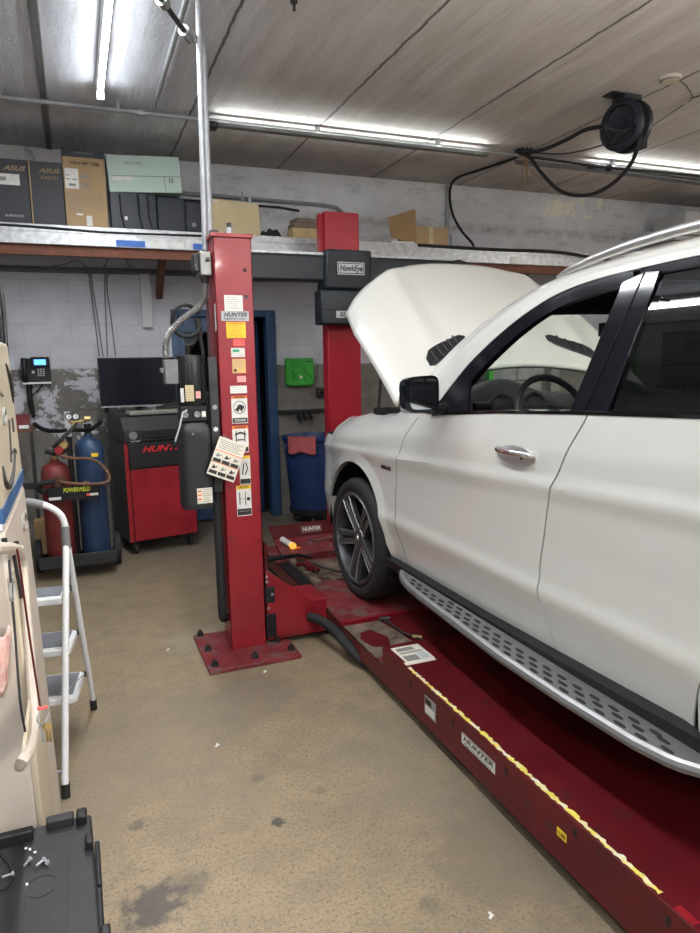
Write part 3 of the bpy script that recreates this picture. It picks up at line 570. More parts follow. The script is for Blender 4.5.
# ---------------------------------------------------------------- things on the back wall
WY = 7.098
t = thing('wall_phone', 'black desk phone with a lit blue screen mounted on the back wall', 'phone', (-.36, WY, 1.51))
mb = MB(); mb.box((-.325, 7.05, 1.63), (.235, .06, .21), rot=Matrix.Rotation(.10, 3, 'X')); mb.build('body', 'charcoal', t, bevel=.008)
mb = MB(); mb.box((-.29, 7.00, 1.70), (.155, .04, .095), rot=Matrix.Rotation(.10, 3, 'X')); mb.build('screen_housing', 'black', t, bevel=.006)
MB().box((-.29, 6.978, 1.70), (.10, .004, .05), rot=Matrix.Rotation(.10, 3, 'X')).build('screen', 'lcd', t)
mb = MB()
for i in range(3):
    for j in range(4): mb.box((-.31 + .022 * i, 7.012, 1.635 - .019 * j), (.013, .008, .011))
mb.box((-.355, 7.012, 1.61), (.022, .008, .022)); mb.build('keypad', 'grey_panel', t)
mb = MB(); mb.tube([(-.425, 7.01, 1.73), (-.425, 6.99, 1.69), (-.425, 6.985, 1.62), (-.425, 6.99, 1.56), (-.425, 7.01, 1.53)], [.028, .03, .022, .022, .03, .028], 0, 12); mb.build('handset', 'black', t)
MB().b2((-.45, 6.995, 1.50), (-.21, 7.07, 1.517)).build('ledge', 'white', t)
run('phone_cord', 'dark cord and grip hanging below the wall phone', 'cord', [(-.40, 7.05, 1.50), (-.405, 7.06, 1.40), (-.40, 7.07, 1.30), (-.385, 7.075, 1.19)], [.026, .024, .024, .018], 'black', 10)
run('phone_cord', 'thin cord curving from the phone base across the peeling wall', 'cord', [(-.28, 7.06, 1.50), (-.33, 7.08, 1.44), (-.38, 7.085, 1.40)], .006, 'black', 6, 5)
t = thing('dispenser_box', 'bright green wall box with dark printing right of the blue door', 'box', (2.25, WY, 1.41))
mb = MB(); mb.prism([(2.09, 7.02, 1.70), (2.40, 7.02, 1.70), (2.40, 7.02, 1.42), (2.36, 7.02, 1.405), (2.13, 7.02, 1.405), (2.09, 7.02, 1.42)], (0, .075, 0)); mb.build('body', 'green', t, bevel=.012)
mb = MB(); mb.text('ULTIMATE', (2.19, 7.019, 1.655), X3, Z3, .03, width=.13); mb.text('LIGHTS', (2.19, 7.019, 1.615), X3, Z3, .03, width=.10); mb.b2((2.31, 7.017, 1.655), (2.38, 7.02, 1.67))
mb.tube([(2.14, 7.018, 1.57), (2.18, 7.018, 1.52), (2.15, 7.018, 1.47)], .004, 0, 5, smooth=4); mb.tube([(2.28, 7.018, 1.60), (2.34, 7.018, 1.52), (2.37, 7.018, 1.49)], .004, 0, 5, smooth=4); mb.b2((2.29, 7.017, 1.46), (2.292, 7.02, 1.66)); mb.build('printing', 'green_dark', t)
MB().lathe((2.25, 7.019, 1.50), -Y3, [(0, 0), (.018, 0), (.018, .004), (0, .004)], seg=14).build('emblem', 'paper', t)
t = thing('wall_rail', 'dark narrow rail with hanging clamps on the wall under the green box', 'rail', (2.4, WY, 1.13))
MB().b2((2.0, 7.03, 1.125), (2.95, 7.09, 1.15)).build('rail', 'dark_steel', t)
for x in (2.20, 2.27, 2.33): mb = MB(); mb.b2((x, 7.02, 1.04), (x + .03, 7.05, 1.125)); mb.lathe((x + .015, 7.015, 1.06), -Y3, [(.012, 0), (.024, 0), (.024, .012), (.012, .012)], seg=12, closed=True); mb.build('clamp', 'black', t)
t = thing('wall_outlet', 'small dark outlet box on the wall right of the green box', 'outlet', (2.50, WY, 1.30))
mb = MB(); mb.b2((2.44, 7.03, 1.28), (2.56, 7.095, 1.38)); mb.build('box', 'dark_steel', t, bevel=.006)
mb = MB(); mb.lathe((2.50, 7.03, 1.33), -Y3, [(0, 0), (.025, 0), (.022, .03), (0, .03)], seg=14); mb.build('plug', 'black', t)
# green-framed rack and block wall seen through the windscreen
t = thing('green_rack', 'green framed storage rack standing by the wall seen through the windscreen', 'rack', (5.3, 6.9, 0))
for x in (4.42, 6.6): MB().b2((x, 6.72, 0), (x + .06, 6.78, 1.72)).build('upright', 'green', t)
for z in (1.66, .8): MB().b2((4.48, 6.72, z), (6.6, 6.78, z + .05)).build('beam', 'green', t)
MB().b2((5.30, 6.73, .03), (5.42, 6.80, 1.70)).build('upright', 'grey_steel', t)
t = thing('pallet_of_blocks', 'stacked grey concrete blocks behind the green rack', 'blocks', (4.9, 6.95, 0))
for k in range(8):
    for j in range(2):
        MB().b2((4.5 + .40 * j + (.0 if k % 2 else -.04), 6.85, .2 * k), (4.89 + .40 * j + (.0 if k % 2 else -.04), 7.03, .2 * k + .193)).build('block', 'brick', t, bevel=.005)

# ---------------------------------------------------------------- flat label plates (one mesh each)
def plate(parent, name, c, u, v, w, h, base, items=(), label=None, th=.0015):
    # items: ('r',x0,y0,x1,y1,mat) | ('t',text,x,y,h,mat,width,shear) | ('o',x,y,r0,r1,mat) | ('p',[(x,y)..],mat) in 0..1 of the plate
    c = Vector(c); u = Vector(u).normalized(); v = Vector(v).normalized(); n = u.cross(v); mats = [base]; mb = MB()
    def mi(m):
        if m not in mats: mats.append(m)
        return mats.index(m)
    lift = [0.0]
    P = lambda a, b, k=0: c + u * ((a - .5) * w) + v * ((b - .5) * h) + n * (th + k + lift[0])
    mb.prism([P(0, 0, -th), P(1, 0, -th), P(1, 1, -th), P(0, 1, -th)], n * th, 0)
    for it in items:
        lift[0] += .00012
        if it[0] == 'r': _, a, b, a2, b2, m = it; mb.prism([P(a, b, -.0003), P(a2, b, -.0003), P(a2, b2, -.0003), P(a, b2, -.0003)], n * .0009, mi(m))
        elif it[0] == 't': mb.text(it[1], P(it[2], it[3], .0009), u, v, it[4] * h, mi(it[5]), 0, shear=it[7] if len(it) > 7 else 0, width=it[6] * w if it[6] else None, bold=.03)
        elif it[0] == 'o':
            _, a, b, r0, r1, m = it; k = 20; A = [P(a, b, .0007) + (u * math.cos(2 * PI * i / k) + v * math.sin(2 * PI * i / k)) * r0 * w for i in range(k + 1)]
            B = [P(a, b, .0007) + (u * math.cos(2 * PI * i / k) + v * math.sin(2 * PI * i / k)) * max(r1 * w, 1e-4) for i in range(k + 1)]; mb.strip(A, B, mi(m))
        elif it[0] == 'p': mb.prism([P(a, b, -.0003) for a, b in it[1]], n * .0009, mi(it[2]))
    o = mb.build(name, mats, parent)
    if label: o['label'] = label
    return o

# ---------------------------------------------------------------- red lift post
CY = 3.714; CX0, CX1 = .727, .932
t = post = thing('lift_post', 'red steel lift post covered in stickers on a bolted base plate in the foreground', 'lift post', (.83, 3.8, 0))
mb = MB(); TH = .008; DY = 3.90
mb.b2((CX0, CY, .02), (CX1, CY + TH, 2.315)); mb.b2((CX0, CY, .02), (CX0 + TH, DY, 2.315)); mb.b2((CX1 - TH, CY, .02), (CX1, DY, 2.315)); mb.b2((CX0, DY - TH, .02), (CX0 + .05, DY, 2.315)); mb.b2((CX1 - .05, DY - TH, .02), (CX1, DY, 2.315))
mb.build('column', 'red', t, bevel=.003)
MB().b2((CX0 - .012, CY - .01, 2.315), (CX1 + .008, DY + .01, 2.335)).build('top_plate', 'red', t, bevel=.003)
MB().prism([(.555, 3.475, 0), (1.075, 3.485, 0), (1.075, 4.02, 0), (.555, 4.02, 0)], (0, 0, .022)).build('base_plate', 'red_dirty', t, bevel=.003)
for (px, py) in ((200, 634), (208, 649), (215, 664), (255, 656), (291, 648), (277, 640)):
    p = at(px, py, z=.03); mb = MB(); mb.cyl((p.x, p.y, .022), (p.x, p.y, .027), .023, 0, 14); mb.cyl((p.x, p.y, .027), (p.x, p.y, .046), .0165, 0, 6); mb.cyl((p.x, p.y, .046), (p.x, p.y, .056), .009, 0, 8); mb.build('anchor_bolt', 'dark_steel', t)
mb = MB(); p = Vector((.835, 3.80, 2.335)); mb.cyl(p, p + Z3 * .015, .028, 0, 16); mb.cyl(p + Z3 * .015, p + Z3 * .045, .020, 0, 6); mb.cyl(p + Z3 * .045, p + Z3 * .07, .012, 1, 10); mb.build('cable_nut', ['galv', 'dark_steel'], t)
mb = MB(); mb.b2((.725, 3.75, 2.335), (.765, 3.80, 2.355)); mb.build('top_bracket', 'dark_steel', t)
for (px, py) in ((245, 270), (246, 297)): p = at(px, py, y=CY); mb = MB(); mb.lathe(p, -Y3, [(.004, 0), (.011, 0), (.009, .006), (.004, .006)], seg=12); mb.build('bolt_head', 'dark_steel', t)
for (px, py) in ((240, 560), (243, 578)): pass
S = CY - .0002
def stk(name, x0, y0, x1, y1, base, items=(), label=None):
    a = at(x0, y0, y=S); b = at(x1, y1, y=S); return plate(post, name, ((a.x + b.x) / 2, S, (a.z + b.z) / 2), X3, Z3, abs(b.x - a.x), abs(a.z - b.z), base, items, label)
lines = lambda n, y0, y1, m, x0=.08, x1=.9: [('r', x0, y1 + (y0 - y1) * i / max(1, n - 1), x1 - .12 * (i % 3), y1 + (y0 - y1) * i / max(1, n - 1) + .025, m) for i in range(n)]
stk('white_sticker', 224, 295, 243, 311, 'white_sticker', lines(6, .85, .15, 'ink_grey'))
stk('maker_plate', 221, 311, 249, 321, 'galv', [('t', 'HUNTER', .5, .62, .42, 'ink', .86, .35), ('t', 'Engineering Company', .5, .22, .15, 'ink', .8, 0)], 'silver plate with black italic lettering')
stk('yellow_sticker', 226, 322, 246, 338, 'yellow', [('t', 'ATTENTION', .5, .9, .10, 'red_letter', .8)] + lines(6, .78, .12, 'orange'), 'yellow warning sticker')
stk('red_sticker', 233, 339, 245, 346, 'red_sticker', lines(3, .8, .2, 'pink_sticker'), 'red sticker')
stk('inspection_sticker', 231, 348, 245, 357, 'white_sticker', [('r', .1, .55, .6, .85, 'green_print')] + lines(2, .4, .15, 'ink_grey'), 'white sticker with green print')
stk('tan_sticker', 232, 359, 246, 373, 'tan_sticker', lines(5, .85, .4, 'ink_grey') + [('r', .1, .1, .3, .3, 'ink')], 'tan sticker')
stk('pink_sticker', 237, 376, 246, 382, 'pink_sticker', lines(2, .7, .3, 'red_sticker'), 'pink sticker')
stk('white_sticker', 230, 386, 247, 393, 'white_sticker', lines(3, .8, .3, 'green_print'))
stk('warning_sticker', 231, 396, 248, 423, 'white_sticker', [('r', 0, .90, 1, 1, 'orange'), ('t', 'WARNING', .5, .95, .07, 'ink', .7), ('o', .5, .58, .40, .36, 'ink'), ('p', [(.2, .5), (.5, .7), (.8, .62), (.75, .5), (.5, .52), (.4, .42)], 'ink'), ('p', [(.3, .68), (.6, .58), (.7, .45), (.62, .42)], 'ink'), ('r', .03, .03, .97, .2, 'ink'), ('r', .15, .13, .85, .15, 'white_sticker'), ('r', .15, .08, .85, .10, 'white_sticker')], 'orange topped warning sticker with a round pictogram')
stk('warning_sticker', 232, 426, 249, 452, 'white_sticker', [('r', 0, .88, 1, 1, 'orange'), ('t', 'WARNING', .5, .94, .08, 'ink', .7), ('r', .2, .4, .27, .8, 'ink'), ('r', .73, .4, .8, .8, 'ink'), ('p', [(.15, .7), (.5, .78), (.85, .7), (.85, .64), (.5, .70), (.15, .64)], 'ink'), ('r', .3, .45, .7, .5, 'ink'), ('r', .03, .03, .97, .2, 'ink')], 'orange topped warning sticker partly behind the hanging card')
stk('warning_sticker', 239, 456, 251, 484, 'white_sticker', [('r', 0, .90, 1, 1, 'yellow'), ('p', [(.2, .35), (.35, .75), (.45, .75), (.3, .35)], 'ink'), ('p', [(.5, .3), (.8, .55), (.6, .8), (.55, .76), (.7, .55), (.45, .36)], 'ink'), ('r', .03, .03, .97, .2, 'ink')], 'yellow topped sticker below the hanging card')
stk('warning_sticker', 236, 486, 252, 515, 'white_sticker', [('r', 0, .88, 1, 1, 'yellow'), ('t', 'CAUTION', .5, .94, .08, 'ink', .7), ('r', .18, .38, .25, .78, 'ink'), ('r', .58, .34, .63, .8, 'ink'), ('o', .80, .55, .12, 0, 'ink'), ('r', .25, .56, .56, .575, 'ink_grey'), ('r', .03, .03, .97, .24, 'ink'), ('r', .12, .15, .85, .17, 'ink_grey')], 'lowest yellow topped caution sticker')
a = at(211, 305, x=CX0); b = at(217, 332, x=CX0)
plate(post, 'side_sticker', (CX0 - .0002, 3.80, 1.90), -Y3, Z3, .14, .145, 'white_sticker', lines(7, .9, .1, 'green_print'), 'white and green sticker on the narrow side')
# latch rail and folded cover strip along the left side
mb = MB(); mb.b2((.672, 3.72, .95), (.718, 3.75, 1.69)); t = mb.build('latch_rail', 'dark_steel', post, bevel=.002)
for z, m_ in ((1.30, 'white_sticker'), (1.42, 'galv'), (1.21, 'black'), (1.12, 'black')):
    MB().lathe((.695, 3.7195, z), -Y3, [(0, 0), (.013, 0), (.013, .002), (0, .002)], seg=14).build('rail_hole', m_, post)
mb = MB(); mb.b2((.70, 3.76, .25), (.727, 3.86, 2.0)); mb.build('guide_strip', 'red_dark', post)
# conduit junction on the post
t = thing('switch_box', 'grey cast metal switch box strapped high on the left side of the red post', 'electrical box', (.69, 3.80, 2.11))
mb = MB(); mb.b2((.66, 3.75, 2.12), (.722, 3.88, 2.245)); mb.build('box', 'grey_steel', t, bevel=.006)
mb = MB(); mb.b2((.63, 3.77, 2.14), (.66, 3.86, 2.235)); mb.lathe((.70, 3.74, 2.20), -Y3, [(0, 0), (.012, 0), (.012, .014), (0, .014)], seg=10); mb.build('cover', 'dark_steel', t, bevel=.006)
mb = MB(); mb.lathe((.69, 3.80, 2.12), -Z3, [(0, 0), (.022, 0), (.022, .025), (.017, .035), (0, .035)], seg=14); mb.build('fitting', 'dark_steel', t)
mb = MB(); fp = crom([Vector(p) for p in ((.69, 3.80, 2.09), (.685, 3.80, 2.02), (.65, 3.79, 1.96), (.58, 3.78, 1.91), (.50, 3.77, 1.84), (.462, 3.77, 1.77), (.458, 3.77, 1.69))], 15)
mb.tube(fp, [.0140 if i % 2 else .0185 for i in range(len(fp))], 0, 12)
tag(mb.build('flexible_conduit', 'grey_steel', ang=20), 'silver flexible conduit curving from the switch box down to the hydraulic motor', 'conduit')
# hydraulic power unit
t = thing('hydraulic_power_unit', 'black hydraulic pump motor with a grey black oil tank beside the red post', 'pump unit', (.58, 3.78, .86))
mb = MB(); prof = [(0, 1.43), (.072, 1.43), (.076, 1.44), (.076, 1.685), (.070, 1.70), (0, 1.705)]; mb.lathe((.585, 3.80, 0), Z3, prof, seg=32); mb.build('motor', 'black', t)
mb = MB()
for a in range(5): an = -PI / 2 + (a - 2) * .45; mb.tube([(.585 + .078 * math.cos(an), 3.80 + .078 * math.sin(an), 1.45), (.585 + .078 * math.cos(an), 3.80 + .078 * math.sin(an), 1.66)], .003, 0, 6)
mb.build('motor_fin', 'charcoal', t)
mb = MB(); mb.b2((.445, 3.74, 1.55), (.515, 3.83, 1.68)); mb.b2((.425, 3.76, 1.61), (.445, 3.80, 1.635)); mb.build('terminal_box', 'grey_grip', t, bevel=.005)
plate(t, 'nameplate', (.565, 3.7205, 1.50), X3, Z3, .045, .085, 'tan_board', lines(6, .85, .1, 'ink_grey'), 'pale gold nameplate')
plate(t, 'nameplate', (.61, 3.7195, 1.49), X3, Z3, .026, .038, 'pink_sticker', lines(3, .8, .3, 'ink_grey'), 'small pinkish sticker')
plate(t, 'nameplate', (.528, 3.735, 1.49), X3, Z3, .018, .075, 'white_sticker', (), 'narrow white sticker')
mb = MB(); mb.b2((.515, 3.73, 1.345), (.655, 3.86, 1.43)); mb.b2((.655, 3.78, 1.30), (.727, 3.84, 1.50)); mb.build('manifold', 'black', t, bevel=.006)
for x in (.535, .60):
    mb = MB(); mb.lathe((x, 3.73, 1.385), -Y3, [(0, 0), (.017, 0), (.017, .012), (.010, .012), (.008, .004), (0, .004)], seg=16); mb.build('port_cap', 'grey_steel', t)
mb = MB(); mb.b2((.625, 3.722, 1.37), (.645, 3.73, 1.40)); mb.build('port_label', 'white_sticker', t)
mb = MB(); mb.tube([(.545, 3.71, 1.41), (.52, 3.70, 1.40), (.50, 3.69, 1.33), (.47, 3.68, 1.25)], .0055, 0, 8); mb.build('lever', 'galv', t)
mb = MB(); mb.lathe((.47, 3.68, 1.25), (-.3, 0, -1), [(0, 0), (.014, 0), (.018, .02), (.012, .035), (0, .037)], seg=14); mb.build('lever_knob', 'black', t)
mb = MB()
def res(u, v):
    a = 2 * PI * u; k = 4.5; cx_, sn = math.cos(a), math.sin(a); z = .87 + .47 * v
    s_ = .96 if v < .04 else 1.0; s_ *= (1 - .28 * max(0, (v - .9) / .1) ** 2)
    return Vector((.583 + .086 * s_ * (1 - .03 * v) * math.copysign(abs(cx_) ** (2 / k), cx_), 3.77 + .095 * s_ * math.copysign(abs(sn) ** (2 / k), sn), z))
mb.grid(res, 45, 24); mb.add([res(i / 44, 0) for i in range(44)], [tuple(range(44))]); mb.add([res(i / 44, 1) for i in range(44)], [tuple(range(44))[::-1]]); mb.build('oil_tank', 'charcoal', t)
mb = MB(); mb.b2((.56, 3.672, 1.28), (.568, 3.676, 1.288)); mb.build('tank_screw', 'galv', t)
plate(t, 'tank_label', (.61, 3.6735, .945), X3, Z3, .082, .085, 'paper', [('r', .05, .75, .3, .85, 'orange'), ('r', .05, .5, .3, .6, 'orange'), ('r', .05, .25, .3, .35, 'orange')] + lines(7, .88, .12, 'ink_grey', .38, .95), 'cream label with orange marks')
mb = MB(); C0 = Vector((.58, 3.80, 1.885)); mb.tube([C0 + Vector((.075 * math.cos(a), .02 * math.sin(a * 2), .085 * math.sin(a))) for a in [i * 2 * PI / 28 for i in range(2, 28)]], .011, 0, 8); mb.tube([C0 + Vector((.04, 0, -.07)), (.60, 3.80, 1.80), (.645, 3.80, 1.82)], .011, 0, 8, smooth=4)
mb.tube([(.64, 3.80, 1.88), (.65, 3.80, 1.80), (.66, 3.80, 1.70), (.66, 3.80, 1.45)], .010, 0, 8, smooth=4); mb.cyl((.638, 3.80, 1.90), (.648, 3.80, 1.81), .018, 0, 10); mb.build('hydraulic_hose', 'black_rubber', t)
mb = MB(); mb.tube([(.69, 3.79, 1.30), (.695, 3.78, 1.0), (.693, 3.77, .6), (.693, 3.77, .28), (.70, 3.79, .20), (.715, 3.83, .175)], .026, 0, 12, smooth=6); mb.build('return_hose', 'black_rubber', t)
# hanging card
c = Vector((.735, 3.655, 1.138)); u = Vector((.144, 0, -.062)).normalized(); v = Vector((.085, .02, .195)).normalized()
t = thing('instruction_card', 'tilted laminated instruction card with pictograms hanging on the red post', 'card', c)
its = [('r', 0, .64, 1, .66, 'orange')] + [('r', .08, .72 + .05 * i, .9 - .1 * (i % 2), .735 + .05 * i, 'ink_grey') for i in range(5)] + [('r', 0, .34, 1, .355, 'orange')]
for i in range(3):
    for j in range(2):
        x = .04 + .32 * i; y = .05 + .31 * j; its += [('r', x, y, x + .28, y + .09, 'ink'), ('p', [(x + .04, y + .13), (x + .1, y + .24), (x + .16, y + .18), (x + .24, y + .22), (x + .22, y + .17), (x + .12, y + .13)], 'ink_grey' if (i + j) % 2 else 'ink')]
plate(t, 'card', c, u, v, .158, .215, 'paper', its, th=.0025)
MB().tube([c + u * -.02 + v * .107, (.735, 3.70, 1.26), (.735, 3.713, 1.27)], .002, 0, 6).build('tie', 'galv', t)

# ---------------------------------------------------------------- cross beam with gusset
t = thing('lift_cross_beam', 'red cross beam with a sloped gusset running from the post under the runways', 'cross beam', (2.6, 3.85, 0))
mb = MB(); mb.b2((.945, 3.725, .035), (1.318, 4.03, .238)); mb.b2((1.318, 3.725, .035), (4.2, 4.03, .105)); mb.build('beam', 'red', t, bevel=.004)
MB().prism([(.945, 3.718, .06), (.945, 3.718, .468), (1.225, 3.718, .244), (1.225, 3.718, .06)], (0, .01, 0)).build('gusset', 'red', t, bevel=.002)
MB().b2((.945, 3.735, .24), (.96, 3.90, .62)).build('slide_plate', 'red_dark', t)
for z0, z1, w in ((.27, .365, .055), (.06, .20, .06)):
    MB().b2((.935, 3.708, z0), (.935 + w, 3.716, z1)).build('slide_block', 'black', t, bevel=.003)
for p in ((.975, 3.705, .32), (.945, 3.705, .43), (.945, 3.705, .40), (.95, 3.705, .24)): MB().lathe(p, -Y3, [(0, 0), (.009, 0), (.007, .006), (0, .006)], seg=10).build('bolt_head', 'galv', t)
for x in (1.05, 4.1): MB().b2((x, 3.80, 0), (x + .05, 3.95, .04)).build('foot', 'dark_steel', t)
run('floor_hose', 'thick black hose running from the cross beam box under the runway edge', 'hose', [(1.20, 3.70, .15), (1.23, 3.62, .155), (1.27, 3.47, .14), (1.285, 3.34, .11), (1.34, 3.22, .045), (1.42, 3.10, .035), (1.6, 2.9, .035)], .028, 'black_rubber', 12, 6)

# ---------------------------------------------------------------- runways
def runway(x0, x1, label, deco):
    t = thing('lift_runway', label, 'lift runway', ((x0 + x1) / 2, 2.0, 0))
    lo = min(x0, x1); hi = max(x0, x1)
    MB().b2((lo, -1.5, .238), (hi, 2.92, .25)).build('deck', 'red_dark', t, bevel=.002)
    for xa in (lo, hi - .008):
        MB().b2((xa, -1.5, .062), (xa + .008, 2.92, .24)).build('side_rail', 'red_dark', t)
        MB().b2((xa, 2.92, .062), (xa + .008, 5.35, .147)).build('side_rail', 'red_dark', t)
    MB().b2((lo, 2.912, .147), (hi, 2.92, .24)).build('step_plate', 'red_dark', t)
    MB().b2((lo, 2.92, .135), (hi, 5.35, .147)).build('front_deck', 'red_dirty', t)
    MB().b2((lo + .005, 3.02, .147), (lo + .26, 3.46, .155)).build('filler_plate', 'rust', t)['label'] = 'bare rusty filler plate'
    MB().prism([(lo + .04, 3.14, .155), (lo + .13, 3.10, .155), (lo + .17, 3.22, .155), (lo + .12, 3.36, .155), (lo + .05, 3.33, .155), (lo + .02, 3.25, .155)], (0, 0, .001)).build('paint_patch', 'red_dark', t)
    mb = MB(); mb.prism([(lo + .30, 3.0, .147), (hi, 3.0, .147), (hi, 3.48, .147), (lo + .22, 3.48, .147)], (0, 0, .014)); mb.build('filler_plate', 'red_dark', t)
    mb = MB(); mb.prism([(lo + .01, 3.52, .147), (hi, 3.52, .147), (hi, 4.20, .147), (lo + .02, 4.20, .147)], (0, 0, .014)); mb.build('turn_plate', 'red_dirty', t, bevel=.002)
    mb = MB(); mb.b2((lo + .01, 3.49, .147), (hi, 3.52, .168)); mb.build('plate_edge', 'red', t)
    MB().lathe((lo + .36, 4.50, .147), Z3, [(0, .018), (.24, .018), (.24, 0)], seg=40).build('turn_plate_disc', 'rust', t)
    mb = MB(); mb.b2((lo + .09, 4.22, .147), (lo + .14, 4.82, .18)); mb.build('slide_bar', 'rust', t)
    mb = MB(); mb.b2((lo + .01, 4.22, .147), (lo + .09, 4.84, .155)); mb.build('slot', 'black', t)
    mb = MB(); mb.prism([(lo + .05, 4.84, .185), (hi, 4.84, .185), (hi, 5.36, .185), (lo + .12, 5.36, .185)], (0, 0, .012)); mb.b2((lo + .05, 4.84, .15), (hi, 4.85, .197)); mb.build('tray', 'red_dirty', t, bevel=.002)
    mb = MB(); mb.prism([(lo + .12, 5.36, .185), (hi, 5.36, .185), (hi, 5.42, .30), (lo + .09, 5.42, .30)], (0, .01, 0)); mb.build('wheel_stop', 'red_dark', t, bevel=.002)
    if deco: plate(t, 'maker_plate', (lo + .46, 5.386, .248), X3, Vector((0, .06, .115)), .19, .06, 'red_dirty', [('t', 'HUNTER', .5, .5, .5, 'paper', .86, .25), ('r', 0, .05, 1, .12, 'ink_grey'), ('r', 0, .88, 1, .95, 'ink_grey')])
    mb = MB()
    for y in (-1.2, .4, 2.6, 4.9): mb.b2((lo + .06, y, 0), (hi - .06, y + .12, .07 if y < 3 else .15))
    mb.build('underframe', 'dark_steel', t)
    return t
RX = 1.32
rw = runway(RX, 1.96, 'left red lift runway with worn yellow edge tape and a HUNTER sign', True)
runway(3.06, 3.70, 'right red lift runway on the far side of the car', False)
RS = RX - .0002
def rplate(name, pts, base, items, label=None):
    ps = [at(px, py, x=RS) for px, py in pts]; ya, yb = ps[0].y, ps[1].y; z0 = min(p.z for p in ps); z1 = max(p.z for p in ps)
    return plate(rw, name, (RS, (ya + yb) / 2, (z0 + z1) / 2), -Y3, Z3, abs(ya - yb), z1 - z0, base, items, label)
rplate('maker_sign', [(462, 732), (495, 775)], 'white_sticker', [('t', 'HUNTER', .5, .62, .42, 'ink', .9, .25), ('t', 'Engineering Company', .5, .22, .14, 'ink', .84, 0), ('r', 0, .95, 1, 1, 'ink'), ('r', 0, 0, 1, .05, 'ink')], 'white sign with black HUNTER lettering')
p0 = at(427, 700, x=RS); plate(rw, 'side_sticker', (RS, p0.y - .03, .165), -Y3, Z3, .10, .085, 'ink_grey', [('r', .08, .1, .9, .5, 'white_sticker'), ('r', .08, .6, .6, .9, 'ink')], 'small grey and white sticker')
p0 = at(562, 830, x=RS); plate(rw, 'side_sticker', (RS, p0.y, .165), -Y3, Z3, .045, .028, 'yellow', [('t', '11,000', .5, .5, .5, 'ink', .8, 0)], 'small yellow sticker')
for (px, py) in ((411, 684), (453, 722), (506, 771), (575, 833), (668, 921)):
    p0 = at(px, py, x=RS); MB().b2((RS - .001, p0.y - .008, p0.z - .014), (RS + .002, p0.y + .008, p0.z + .014)).build('slot_hole', 'black', rw)
M['tape_worn'] = mat('worn_yellow_tape', (.72, .60, .10), .55, 0, .1, 20, ((.75, .70, .55), 16, .47))
mb = MB(); NB = 130; rr = random.Random(3)
L = [Vector((RX + .003 + rr.uniform(0, .008), 2.66 - 1.47 * i / NB, .2512)) for i in range(NB + 1)]; R_ = [Vector((RX + .024 + rr.uniform(-.007, .006), 2.66 - 1.47 * i / NB, .2512)) for i in range(NB + 1)]
mb.strip(L, R_, 0, True); mb.build('edge_tape', 'tape_worn', rw)['label'] = 'worn yellow and white edge tape'
MB().b2((RX + .005, 1.08, .250), (RX + .03, 1.14, .2515)).build('paint_patch', 'red', rw)
mb = MB(); mb.b2((RX + .012, 2.68, .25), (RX + .17, 2.71, .2515)); mb.build('tape_scrap', 'paper', rw)
plate(rw, 'deck_sticker', (RX + .10, 2.79, .2502), X3, Y3, .15, .18, 'paper', [('r', .08, .08, .55, .4, 'ink_grey'), ('r', .6, .1, .9, .5, 'silver_print'), ('r', .1, .55, .9, .62, 'ink_grey'), ('r', .1, .7, .7, .9, 'ink_grey')], 'scuffed paper sticker on the deck corner')
# lever, pins and loose links of the turn plate
run('lever_bar', 'short black lever bar sticking out past the front end of the left runway', 'lever', [(1.15, 4.56, .27), (1.22, 4.57, .275), (1.42, 4.62, .262), (1.56, 4.70, .20)], [.022, .020, .012, .010], 'black', 10)
mb = MB(); mb.tube([(1.40, 4.60, .20), (1.47, 4.52, .22), (1.50, 4.40, .20)], .014, 0, 8); mb.tube([(1.43, 4.70, .20), (1.50, 4.55, .205), (1.62, 4.30, .20), (1.75, 4.28, .20)], .009, 1, 8, smooth=3); mb.box((1.46, 4.50, .205), (.05, .10, .03))
tag(recenter(mb.build('latch_linkage', ['red_dark', 'dark_steel']), (1.46, 4.5, .18)), 'small red and black latch linkage beside the front turn plate', 'latch')
mb = MB(); mb.tube([(1.56, 3.44, .170), (1.58, 3.20, .170), (1.64, 3.06, .170), (1.88, 3.10, .170)], .006, 0, 8); mb.tube([(1.54, 3.45, .170), (1.60, 3.43, .172)], .012, 0, 8); mb.cyl((1.60, 3.14, .172), (1.64, 3.11, .172), .010, 1, 8)
tag(recenter(mb.build('locking_pin', ['dark_steel', 'brass']), (1.60, 3.2, .182)), 'bent dark locking rod lying on the runway behind the front wheel', 'rod')
# tools on the tray
t = thing('flashlight', 'white flashlight with a glowing amber head on the front runway tray', 'flashlight', (1.52, 5.1, .197))
a = Vector((1.475, 5.22, .228)); b = Vector((1.50, 5.04, .222)); mb = MB(); mb.tube([a, b], .025, 0, 14); mb.build('body', 'flash_white', t)
mb = MB(); mb.tube([b, b + (b - a) * .14], [.026, .028], 0, 14); mb.build('head', 'flash_lens', t)
MB().tube([b + Vector((.03, 0, -.03)), b + Vector((.045, -.06, -.01))], .012, 0, 8).build('switch', 'orange', t)
def ratchet(p, q, label):
    t = thing('socket_wrench', label, 'wrench', p); p = Vector(p); q = Vector(q); d = (q - p)
    mb = MB(); mb.tube([p, p + d * .3, p + d * .35, q], [.012, .012, .008, .008], 0, 10); mb.build('handle', 'chrome', t)
    mb = MB(); mb.lathe(q + Vector((0, 0, -.012)), Z3, [(0, 0), (.024, 0), (.024, .024), (0, .024)], seg=16); mb.build('head', 'chrome', t)
ratchet((2.0, 5.20, .212), (1.68, 5.12, .212), 'long chrome socket wrench lying across the front runway tray')
ratchet((2.0, 5.05, .212), (1.82, 5.00, .212), 'shorter chrome socket wrench beside the long one on the tray')

